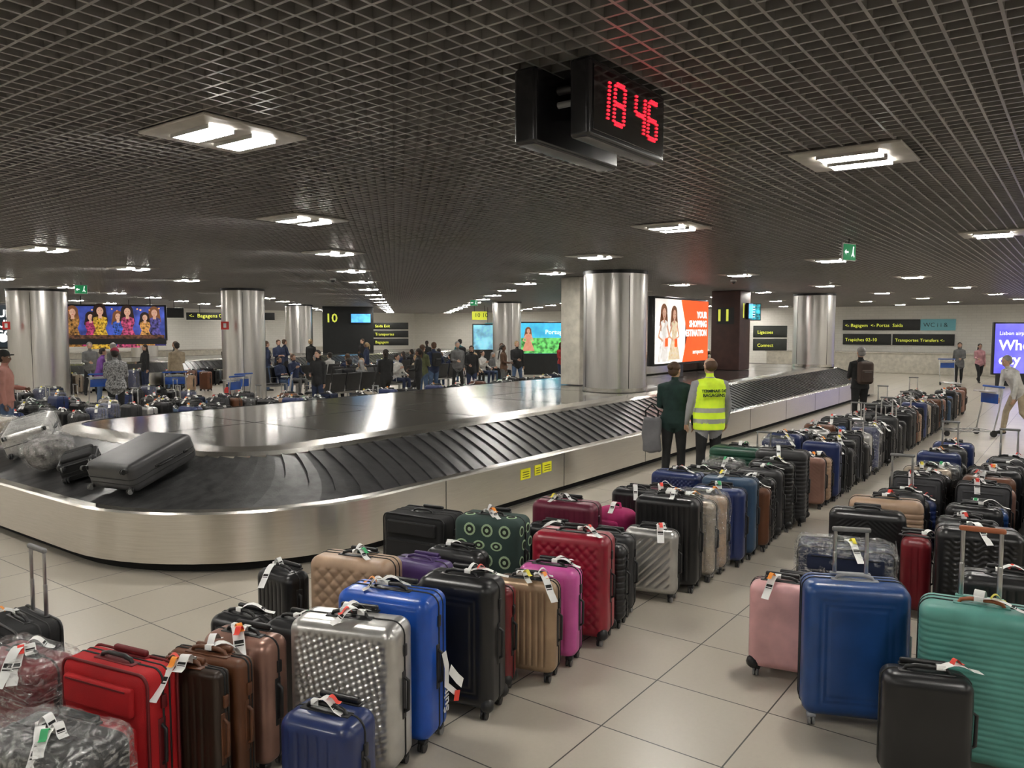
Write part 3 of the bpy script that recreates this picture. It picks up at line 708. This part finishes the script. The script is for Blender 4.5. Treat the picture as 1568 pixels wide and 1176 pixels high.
    b.v.extend([tuple(p) for p in V]); b.n+=nv
    for f_,mt in zip(faces,mts): b.f.append(f_); b.m.append(b.mi(mt)); b.s.append(True)
    bpy.data.objects.remove(o); bpy.data.meshes.remove(ev); bpy.data.meshes.remove(me)
    for Wr,pe,f,side,pn in fin:
        for q,L in ((-.026,.062),(-.009,.076),(.009,.072),(.025,.056)):
            p0=pe-f*.012+side*q; p1=p0+f*L*.5+pn*.008; p2=p1+(f*.7+pn*.6).normalized()*L*.5
            b.tube([p0,p1,p2],[.0095,.0088,.0075],skin,6)
        p0=Wr+f*.03-side*.025; b.tube([p0,p0-side*.028+f*.025+pn*.008,p0-side*.03+f*.058+pn*.02],[.012,.0105,.009],skin,6)
    EY=M('eye_white',(.8,.8,.78),.3); 
    for sx in (-1,1):
        b.ell((sx*.031,.080,1.648),(.013,.008,.007),EY,8,6,HT); b.ell((sx*.031,.086,1.648),(.006,.004,.006),MATTEB,8,6,HT)
        b.ell((sx*.078,-.002,1.64),(.011,.02,.03),skin,8,6,HT); b.tube([(sx*.018,.091,1.668),(sx*.045,.083,1.67)],.004,hair,5,T=HT)
    b.tube([(-.022,.086,1.585),(0,.091,1.583),(.022,.086,1.585)],.005,M('lips',(.4,.13,.11),.5),6,T=HT)
    if hairstyle!='bald':
        b.ell((0,-.022,1.685),(.087,.094,.088),hair,18,12,HT); b.ell((0,-.045,1.635),(.078,.07,.075),hair,16,10,HT)
    else:
        b.ell((0,-.024,1.655),(.084,.084,.082),hair,16,10,HT)
    if hairstyle=='long': b.tube([(0,-.05,1.66),(0,-.075,1.56),(0,-.095,1.46),(0,-.10,1.36)],[.075,.078,.075,.045],hair,14,T=HT,flat=.6)
    if hairstyle=='bun': b.ell((0,-.12,1.70),(.045,.042,.045),hair,12,8,HT)
    if hairstyle=='tail': b.tube([(0,-.10,1.69),(0,-.14,1.62),(0,-.135,1.48)],[.03,.03,.015],hair,10,T=HT)
    if hat:
        b.ell((0,-.012,1.70),(.092,.10,.085),hat,18,10,HT); b.tube([(.07*math.cos(a),.09+.05*math.sin(a),1.69) for a in np.linspace(0,math.pi,6)],.012,hat,6,T=HT)
    b.loft([(1.465,.075,.075,0,-.005),(1.505,.062,.062,0,-.002),(1.50,.055,.055,0,-.002)],top,16,TM)
    if vest:
        tt=M('vest_print',(.02,.06,.03),.7)
        Tm=TM@Matrix.Translation((0,-.150,1.25))@Matrix.Rotation(rad(90),4,'X')
        b.text('TERMINAIS DE',.052,tt,Tm@Matrix.Translation((0,.06,0)),'CENTER',.006,.001); b.text('BAGAGENS',.058,tt,Tm,'CENTER',.006,.001)
    if bag:
        bm_,bs=bag
        b.rbox((0,-.20,1.22),(.30*bs,.17,.44*bs),.07,bm_,n=(2,2,3),T=TM); b.rbox((0,-.295,1.15),(.22*bs,.06,.24*bs),.03,bm_,T=TM); b.box((0,-.326,1.24),(.16,.003,.008),GREYP,T=TM)
        for sx in (-1,1): b.tube([(sx*.09,-.12,1.40),(sx*.10,-.03,1.475),(sx*.11,.09,1.42),(sx*.13,.125,1.28),(sx*.16,.06,1.12),(sx*.13,-.12,1.04)],.02,bm_,8,T=TM,flat=.5)
    o=b.obj(name,(x,y,z),rad(face)); s_=H/1.755; o.scale=(s_,s_,s_)
    return o
FA=36.5-90   # facing away from camera along the view
def cl(n,c,r=.85): return M('cloth_'+n,c,r,noise=.12,nscale=9,bump=.3,bscale=40)
cblack=cl('black',(.015,.015,.016)); cnavy=cl('navy',(.02,.03,.07)); cjean=cl('denim',(.06,.10,.18)); cgreen=cl('dark_green',(.012,.035,.03)); cgrey=cl('grey',(.12,.12,.12)); cwhite=cl('white',(.55,.54,.51))
cpur=cl('purple',(.14,.05,.24)); cred=cl('red',(.35,.03,.03)); cbrown=cl('brown',(.11,.06,.035)); ctan=cl('tan',(.38,.31,.22)); cpink=cl('pink',(.45,.23,.25)); col_=cl('olive',(.09,.10,.045)); cteal=cl('teal',(.03,.15,.17))
hgrey=M('grey_hair',(.25,.24,.23),.6,bump=.5,bscale=90); hbrown=M('brown_hair',(.08,.04,.02),.6,bump=.5,bscale=90); hblond=M('blond_hair',(.35,.24,.12),.6,bump=.5,bscale=90)
person('baggage_terminal_worker',10.15,4.14,FA+8,1.82,M('cloth_light_grey',(.35,.35,.36),.85),cblack,arms=('side','side'),hairstyle='bald',hair=hbrown,vest=True,vox=.012,headturn=15,bulk=1.12)
person('woman_in_green_jacket',10.16,4.66,FA-20,1.74,cgreen,cblack,arms=('side','hold'),hairstyle='bun',hair=hbrown,fem=True,vox=.012,headturn=-25,bulk=1.12)
b=MB(); b.rbox((0,0,0),(.26,.14,.50),.05,M('grey_folded_coat',(.16,.16,.17),.8,bump=.5,bscale=30),n=(3,2,4),disp=lambda a,s,p:.012*np.sin(p[...,0]*40+p[...,2]*18)); b.tube([(-.08,0,.22),(-.09,0,.34),(.0,0,.44),(.09,0,.34),(.08,0,.22)],.012,MATTEB); b.obj('handbag',(9.94,4.90,.72),rad(-60),weld=True)
person('man_with_backpack',18.4,4.02,FA+5,1.80,cblack,cblack,arms=('hold','hold'),hair=hgrey,bag=(M('brown_backpack',(.05,.03,.022),.7),1.1),coat=.06,vox=.014,bulk=1.1)
person('woman_in_grey_coat',35.6,4.1,FA+150,1.68,cgrey,cblack,arms=('down','hold'),legs='walk',hairstyle='long',fem=True,coat=.2,vox=.02)
person('woman_walking',36.6,3.5,FA+170,1.62,cpink,cblack,arms=('fwd','down'),legs='walk',hairstyle='long',fem=True,vox=.02)
person('man_pushing_trolley',19.2,1.1,FA+95,1.75,cwhite,ctan,arms=('reach','reach'),legs='walk',lean=28,hair=hgrey,vox=.015)
person('man_in_pink_shirt',5.72,15.44,FA-70,1.82,M('cloth_salmon',(.36,.17,.14),.85),cjean,arms=('down','hold'),skin=SKIN2,coat=.04,vox=.015,hat=MATTEB)
person('woman_in_purple_jumper',10.9,22.9,FA-60,1.66,cpur,cjean,arms=('hold','down'),lean=12,hairstyle='short',fem=True,vox=.018,bulk=1.1)
person('woman_in_patterned_top',8.9,17.9,FA+20,1.76,M('patterned_knit',(.25,.25,.25),.9,noise=.45,nscale=30),cblack,arms=('hold','hold'),hairstyle='short',skin=SKIN2,hat=M('dark_red_headwrap',(.25,.02,.05),.8),fem=True,coat=.1,vox=.018,bulk=1.15)
person('woman_in_olive_jacket',17.4,16.25,FA-30,1.72,col_,cjean,arms=('hold','down'),hairstyle='long',hair=hbrown,fem=True,vox=.017,shoe=BLACK)
tops=[cblack,cnavy,cblack,cgrey,cbrown,cblack,cwhite,cpur,cred,ctan,col_,cteal,cnavy,cblack]
bots=[cblack,cjean,cnavy,cblack,cgrey,cjean]
hairs=[None,hbrown,None,hgrey,None,hblond,hbrown]
rs=random.Random(5); protos=[]
for i in range(16):
    fem=i%2==0
    kw=dict(arms=rs.choice([('down','down'),('hold','down'),('phone','down'),('cross','cross'),('hold','hold'),('hip','down')]),legs=rs.choice(['stand','stand','walk','wide']),hairstyle=rs.choice(['long','bun','tail']) if fem else 'short',coat=rs.choice([0,0,.1]),skin=SKIN if i%4 else SKIN2,bag=(cblack,1) if i%5==1 else None,bulk=rs.uniform(1,1.12))
    protos.append((tops[i%14],bots[i%6],hairs[i%7],fem,kw))
made={}
for i,(x,y) in enumerate(crowd):
    k=i%16
    if k in made:
        src=made[k]; o=place(src.name.split('.')[0],src.data,(x,y,0),rad(rs.uniform(0,360))); o.scale=src.scale
    else:
        tp,bt,hr,fem,kw=protos[k]
        made[k]=person('standing_woman' if fem else 'standing_man',x,y,rs.uniform(0,360),1.66 if fem else 1.77,tp,bt,hair=hr,fem=fem,vox=.02,**kw)

# ------------------------------------------------------------ beam seating with people
def bench(n=5):
    b=MB(); sm_=M('seat_black',(.02,.02,.021),.45)
    b.box((0,0,.36),(n*.56,.06,.06),ALU)
    for sx in (-1,1):
        b.box((sx*(n*.28-.25),0,.18),(.06,.05,.36),ALU); b.rbox((sx*(n*.28-.25),0,.02),(.07,.6,.04),.01,ALU,k=1)
    for i in range(n):
        X=(i-(n-1)/2)*.56
        b.rbox((X,.02,.43),(.50,.48,.05),.02,sm_,k=2)
        b.rbox((0,0,0),(.50,.045,.50),.02,sm_,k=2,T=Matrix.Translation((X,-.26,.70))@Matrix.Rotation(rad(12),4,'X'))
    for i in range(n+1):
        X=(i-n/2)*.56; b.tube([(X,-.2,.43),(X,-.2,.62),(X,.15,.63),(X,.18,.43)],.014,ALU,6)
    return b.mesh('bench',True)
bm5=bench()
seated=[]
for (bx,by,ro) in benches:
    place('airport_bench_seating',bm5,(bx,by,0),rad(ro)); 
    for s_ in (-1.12,-.56,0,.56,1.12):
        if rs.random()<.5: seated.append((bx+s_*math.cos(rad(ro)),by+s_*math.sin(rad(ro)),ro))
sp=[]
for i,(x,y,ro) in enumerate(seated):
    if i<6:
        fem=i%2==1
        o=person('seated_traveller',x,y,ro,1.66 if fem else 1.75,tops[(i*3)%14],bots[i%6],hair=hairs[(i+2)%7],arms=rs.choice([('lap','lap'),('phone','lap'),('cross','cross')]),legs='sit',lean=rs.choice([0,10,-5]),fem=fem,hairstyle='long' if fem else 'short',vox=.02); sp.append(o)
    else:
        s=sp[i%6]; o=place('seated_traveller',s.data,(x,y,0),rad(ro)); o.scale=s.scale
    o.location=(x+.06*math.sin(rad(ro)),y-.06*math.cos(rad(ro)),.01)

# ------------------------------------------------------------ trolleys
def trolley():
    b=MB(); bl=M('trolley_blue',(.02,.08,.35),.4)
    for sx in (-1,1):
        b.tube([(sx*.25,-.35,.12),(sx*.2,.5,.12)],.016,ALU,8); b.tube([(sx*.26,-.33,.12),(sx*.27,-.42,.55),(sx*.27,-.48,1.0)],.016,ALU,8)
        b.cyl((sx*.26,-.33,.07),.07,.035,BLACK,axis='X',seg=16)
    for q in np.linspace(-.3,.45,6): b.tube([(-.23,q,.135),(.23,q,.135)],.009,ALU,6)
    b.cyl((0,.5,.055),.055,.035,BLACK,axis='X',seg=16); b.tube([(-.2,.5,.12),(.2,.5,.12)],.016,ALU,8)
    b.tube([(-.3,-.48,1.02),(.3,-.48,1.02)],.022,bl,10); b.rbox((0,-.40,.78),(.5,.02,.2),.008,bl,k=1); b.tube([(-.25,-.36,.9),(.25,-.36,.9)],.01,ALU)
    b.rbox((0,-.3,.93),(.46,.2,.02),.008,ALU,k=1)
    return b.mesh('trolley',True)
tm=trolley()
tf=rad(FA+95); place('luggage_trolley',tm,(19.2-math.sin(tf)*1.05,1.1+math.cos(tf)*1.05,0),tf)
for x,y,r in trol+[(34.2,4.2,FA+170)]: place('luggage_trolley',tm,(x,y,0),rad(r))

# ------------------------------------------------------------ signs
SB=M('sign_black',(.012,.013,.013),.5); SY=M('sign_yellow_text',(.8,.85,.1),.5,noise=0,emis=.6); SW=M('sign_white_text',(.9,.9,.9),.5,noise=0,emis=1.2); ST=M('sign_teal',(.14,.36,.40),.5,noise=0,emis=.15)
def board(name,x,y,z,w,h,ro,lines,col=None,bg=None,size=None,hang=True,thick=.06):
    b=MB(); b.rbox((0,0,0),(w,thick,h),.01,bg or SB,k=1); n=len(lines); size=size or h/n*.5
    for i,l in enumerate(lines):
        zz=h/2-(i+.68)*h/n
        b.text(l,size,col or SY,Matrix.Translation((-w/2+.12,-thick/2-.003,zz))@Matrix.Rotation(rad(90),4,'X'))
    if hang:
        for sx in (-1,1): b.cyl((sx*w*.35,0,h/2+(CEIL-.005-z-h/2)/2),.012,CEIL-.005-z-h/2,BLACK,seg=8)
    return b.obj(name,(x,y,z),rad(ro))
def tower(x,y,num,ro,w=1.5,d=1.0,mat=None,boards=None):
    b=MB(); b.rbox((0,0,(.956+CEIL-.01)/2),(w,d,CEIL-.01-.956),.02,mat or SB); b.text(num,.62,SY,Matrix.Translation((-w/2+.15,-d/2-.004,2.55))@Matrix.Rotation(rad(90),4,'X'),bold=.01)
    scn=M('info_screen_blue',(.08,.35,.8),.3,noise=.2,nscale=3,emis=1.4)
    b.rbox((w*.25,-d/2-.05,2.75),(w*.42,.08,.5),.01,BLACK,k=1); b.box((w*.25,-d/2-.094,2.75),(w*.38,.004,.44),scn)
    b.box((-w/2-.003,0,2.6),(.004,d*.6,.5),SB); b.text(num,.5,SY,Matrix.Translation((-w/2-.006,d*.35,2.45))@Matrix.Rotation(rad(-90),4,'Z')@Matrix.Rotation(rad(90),4,'X'),bold=.01)
    if boards:
        for zz,tx in boards:
            b.rbox((w/2+.9,-.1,zz),(1.9,.06,.36),.01,SB,k=1); b.text(tx,.2,SY,Matrix.Translation((w/2+.1,-.135,zz-.07))@Matrix.Rotation(rad(90),4,'X'))
    return b.obj('carousel_number_tower',(x,y,0),rad(ro))
tower(27.8,31.3,'10',-40,2.6,.8,boards=((2.35,'Saida Exit'),(1.92,'Transportes'),(1.5,'Bagagem')))
tower(12.9,31.3,'09',-40,1.3,.6,boards=((2.3,'Lisboa Exit'),(1.9,'Bagagem')))
tower(23.4,8.9,'11',0,.9,.9,M('dark_brown_panel',(.06,.025,.02),.5))
SG=M('sign_dark_olive',(.03,.035,.03),.5)
board('direction_sign_board',25.0,8.2,2.12,1.1,.38,-50,['Ligacoes'],bg=SG,hang=False,size=.15); board('direction_sign_board',25.0,8.2,1.70,1.1,.38,-50,['Connect'],bg=SG,hang=False,size=.15)
board('direction_sign_board',33.5,26.0,2.35,1.0,.36,-45,['wc'],bg=ST,col=SB,hang=True)
board('carousel_number_sign',30.5,24.6,2.86,.75,.42,-50,['10 10'],col=SB,bg=M('sign_yellow_panel',(.70,.75,.06),.5,emis=.5),size=.3)
board('direction_sign_board',16.6,30.3,2.85,2.4,.4,-40,['<- 09 ->'],size=.3)
board('direction_sign_board',22,33,2.8,4,.35,-40,['<-  Bagagens 09   10   Baggage'],size=.25)
board('wall_direction_sign',43.95,8.7,2.40,3.7,.56,-90,['<- Bagagem  <- Portas  Saida'],hang=False,size=.24); board('wall_direction_sign',43.95,6.05,2.40,1.55,.56,-90,['WC i i &'],bg=ST,col=SB,hang=False,size=.3)
board('wall_direction_sign',43.95,9.35,1.65,2.35,.56,-90,['Trapiches 02-10'],hang=False,size=.24); board('wall_direction_sign',43.95,6.7,1.65,2.8,.56,-90,['Transportes Transfers <-'],hang=False,size=.22)
ad=bpy.data.objects.new('illuminated_advert',None); scene.collection.objects.link(ad); ad.location=(18.9,8.5,2.15)
b=MB(); b.rbox((0,0.06,0),(3.34,.18,1.72),.02,BLACK,k=1); b.box((0,0.06,-1.025),(.3,.1,.33),BLACK); b.obj('lightbox_frame',parent=ad)
AO=M('advert_orange',(.92,.10,.012),.5,noise=.03,emis=1.0); AW=M('advert_white',(.95,.88,.80),.5,noise=.1,nscale=2,emis=.95)
b=MB(); b.box((-.75,-.04,0),(1.75,.01,1.6),AW)
V=[(-.15,-.05,.8),(1.62,-.05,.8),(1.62,-.05,-.8),(-.05,-.05,-.8),(.25,-.05,-.1)]; b.add(V,[(4,3,2,1,0)],AO,False)
b.text('YOUR\nSHOPPING\nDESTINATION',.24,SW,Matrix.Translation((1.5,-.06,.35))@Matrix.Rotation(rad(90),4,'X'),'RIGHT',bold=.008); b.text('aeroporto',.17,SW,Matrix.Translation((1.3,-.06,-.6))@Matrix.Rotation(rad(90),4,'X'),'RIGHT')
afl=M('advert_skin',(.7,.4,.28),.5,emis=.6); ahr=M('advert_hair',(.25,.10,.04),.5,emis=.4)
def poster_figure(b,X,s,dress,hairm,y,z0=0,arm=True):
    def pl(pts,mt,yy): b.add([(X+px*s,yy,z0+pz*s) for px,pz in pts],[tuple(reversed(range(len(pts))))],mt,False)
    pl([(.2*math.cos(a)-.01,.50+.22*math.sin(a)) for a in np.linspace(0,2*math.pi,20)[:-1]],hairm,y)
    pl([(-.21,.45),(.19,.45),(.24,.12),(.1,.05),(-.14,.05),(-.27,.15)],hairm,y)
    pl([(-.05,.36),(.05,.36),(.06,.22),(-.06,.22)],afl,y-.003)
    pl([(-.20,.24),(-.08,.29),(.08,.29),(.20,.24),(.22,.05),(.15,-.12),(.40,-.80),(-.40,-.80),(-.15,-.12),(-.22,.05)],dress,y-.002)
    pl([(.105*math.cos(a),.46+.14*math.sin(a)) for a in np.linspace(0,2*math.pi,18)[:-1]],afl,y-.004)
    for q in (-1,1): pl([(q*.045+.014*math.cos(a),.475+.01*math.sin(a)) for a in np.linspace(0,2*math.pi,8)[:-1]],MATTEB,y-.006)
    pl([(-.035,.395),(.035,.395),(.015,.38),(-.015,.38)],M('advert_lips',(.6,.08,.07),.5,emis=.3),y-.006)
    if arm: pl([(-.20,.22),(-.14,.12),(-.30,-.12),(-.08,-.22),(-.08,-.28),(-.38,-.16)],afl,y-.005); pl([(.20,.22),(.14,.12),(.26,-.14),(.06,-.2),(.06,-.26),(.34,-.16)],afl,y-.005)
AD=[M('advert_dress_%d'%i,c,.5,noise=.2,nscale=12,emis=.75) for i,c in enumerate([(.9,.8,.7),(.85,.62,.42)])]
poster_figure(b,-1.15,.95,AD[0],ahr,-.052); poster_figure(b,-.58,.90,AD[1],ahr,-.062)
for X,Z in ((-1.05,-.28),(-.5,-.3)): b.box((X,-.075,Z),(.16,.004,.2),AO)
b.obj('advert_print',parent=ad)
def screen(name,x,y,z,w,h,ro,bg,fn=None,legs=False):
    b=MB(); b.rbox((0,.05,0),(w+.12,.14,h+.12),.015,BLACK,k=1); b.box((0,-.025,0),(w,.006,h),bg)
    if fn: fn(b)
    if legs: b.box((0,.05,-h/2-(z-h/2)/2),(w*.9,.12,z-h/2-.02),SB)
    else:
        for sx in (-1,1): b.cyl((sx*w*.35,.05,h/2+(CEIL-.005-z-h/2)/2),.02,CEIL-.005-z-h/2,BLACK,seg=8)
    return b.obj(name,(x,y,z),rad(ro))
def fpurp(b):
    b.text('Lisbon airport',.2,SW,Matrix.Translation((-1.15,-.03,.52))@Matrix.Rotation(rad(90),4,'X')); b.text('Where\ncity',.55,SW,Matrix.Translation((-1.15,-.03,-.05))@Matrix.Rotation(rad(90),4,'X'),bold=.01)
screen('advert_display_screen',35.7,1.75,1.45,2.6,1.9,-60,M('screen_purple',(.13,.12,.75),.4,noise=.2,nscale=1.2,emis=1.2),fpurp,True)
def flad(b):
    cs=[(.25,.12,.03),(.30,.03,.10),(.55,.28,.03),(.03,.08,.35),(.35,.05,.12),(.45,.22,.06),(.06,.05,.2)]
    for i in range(7):
        X=-1.32+.44*i+(.08 if i%2 else -.05); mm=M('screen_figure_%d'%i,cs[i],.5,noise=.6,nscale=14,emis=.6)
        poster_figure(b,X,(.95,.8,1.05,.85,1.0,.78,.92)[i],mm,M('screen_hair',(.04,.02,.015),.5,emis=.2) if i%3 else ahr,-.03-.012*(i%3),z0=-.18 if i%2 else -.08,arm=False)
    for q in range(18): b.cyl((rs.uniform(-1.5,1.5),-.029,rs.uniform(.3,.52)),.025,.002,M('screen_bokeh',(.9,.4,.1),.5,emis=1.2),axis='Y',seg=10)
    b.box((0,-.075,-.5),(3.18,.004,.14),M('screen_table',(.10,.04,.02),.5,noise=.5,nscale=10,emis=.5))
    b.box((0,-.07,-.66),(3.3,.02,.2),BLACK)
screen('advert_display_screen',13.8,27.6,2.42,3.2,1.15,-40,M('screen_night_blue',(.03,.05,.25),.4,noise=.4,nscale=2,emis=.9),flad)
def fblk(b): b.text('YOUR\nYOUR\nTO GO',.34,SW,Matrix.Translation((.9,-.03,.3))@Matrix.Rotation(rad(90),4,'X'),'RIGHT',bold=.01); b.cyl((.6,-.03,-.4),.14,.004,SW,axis='Y',seg=20)
screen('advert_display_screen',10.3,29.4,2.3,2.2,1.4,-40,M('screen_black',(.01,.02,.03),.3,emis=.3),fblk)
def fgrn(b):
    g=M('screen_meadow',(.12,.5,.12),.5,noise=.4,nscale=5,emis=.8); b.box((0,-.03,-.35),(2.88,.004,.74),g); b.text('Portugal',.3,SW,Matrix.Translation((-.3,-.035,.2))@Matrix.Rotation(rad(90),4,'X'))
    poster_figure(b,-1.1,.75,M('screen_figure_x',(.7,.3,.2),.5,emis=.6),ahr,-.036)
screen('advert_display_screen',31.0,20.6,1.75,2.9,1.45,-52,M('screen_sky',(.06,.45,.7),.4,noise=.2,nscale=1.5,emis=1.0),fgrn,True)
screen('advert_display_screen',32.5,25.6,1.75,1.6,1.3,-52,M('screen_sky2',(.2,.5,.7),.4,noise=.3,nscale=2,emis=.8),None,True)
b=MB(); b.rbox((0,0,0),(.9,.08,.55),.01,BLACK,k=1); b.box((0,-.044,0),(.84,.004,.49),M('flight_info_screen',(.02,.2,.25),.3,noise=.5,nscale=9,emis=.6)); b.cyl((0,0,.41),.02,.3,BLACK,seg=8)
for q in range(5): b.box((-.05,-.048,.16-.08*q),(.6,.003,.02),SW)
b.obj('flight_info_monitor',(24.8,8.9,2.75),rad(-50))
def exitsign(x,y,z,ro):
    b=MB(); g=M('exit_green',(.02,.30,.11),.5,noise=0,emis=.35); b.rbox((0,0,0),(.26,.03,.20),.005,g,k=1); b.rbox((0,.0,0),(.28,.02,.22),.005,WHITE,k=1)
    for s in (-1,1):
        y_=s*.0165
        b.tube([(.07,y_,.045),(.065,y_,-.01),(.09,y_,-.055)],.008,SW,6); b.tube([(.065,y_,-.01),(.04,y_,-.05)],.007,SW,6); b.cyl((.075,y_,.062),.012,.003,SW,axis='Y',seg=10)
        b.box((-.06,y_,0),(.06,.003,.02),SW); b.add([(-.11,y_,0),(-.075,y_,.035),(-.075,y_,-.035)],[(0,1,2)],SW,False)
    b.cyl((0,0,.13),.006,.08,BLACK,seg=6); b.obj('exit_sign',(x,y,z),rad(ro))
exitsign(10.6,2.5,3.19,-20); exitsign(8.9,19.4,3.15,-40); exitsign(22,18,3.15,-40)
for x,y in ((13.3,.6),(21,-1.2),(18,6.8),(12,14)):
    b=MB(); b.cyl((0,0,-.025),.07,.04,WHITE,seg=20); b.ell((0,0,-.05),(.055,.055,.05),M('dome_glass',(.02,.02,.025),.08,coat=1)); b.obj('security_camera_dome',(x,y,CEIL),0)
b=MB(); b.rbox((0,0,.227),(7.5,1.4,.44),.03,STEEL); b.rbox((0,0,.5),(7.2,1.1,.1),.03,M('warm_counter_top',(.30,.2,.12),.35)); b.obj('carousel_feed_housing',(22.0,10.25,.955),0)
b=MB(); b.rbox((0,0,.5),(.9,16,1.0),.03,M('counter_cream',(.5,.47,.4),.5)); b.box((0,0,1.02),(1.0,16.1,.05),STEELL); b.obj('service_counter',(42.6,6,0))
b=MB(); b.rbox((0,0,.5),(20,.9,1.0),.03,MATS['counter_cream']); b.box((0,0,1.02),(20.1,1.0,.05),STEELL); b.obj('service_counter',(27,40.6,0))
for x,y in ((12.75,19.4),(9.2,24.5)):
    b=MB(); rd=M('extinguisher_red',(.6,.02,.015),.35,coat=.4); b.tube([(0,0,.08),(0,0,.5)],.08,rd,14); b.cyl((0,0,.62),.025,.08,BLACK); b.tube([(0,0,.64),(.09,0,.6),(.1,0,.3)],.012,BLACK); b.obj('fire_extinguisher',(x,y,0))
    b=MB(); b.box((0,0,0),(.22,.01,.22),MATS['extinguisher_red']); b.box((0,-.007,0),(.08,.004,.12),WHITE); b.obj('fire_point_sign',(x-.05,y-.05,2.3),rad(FA+0))
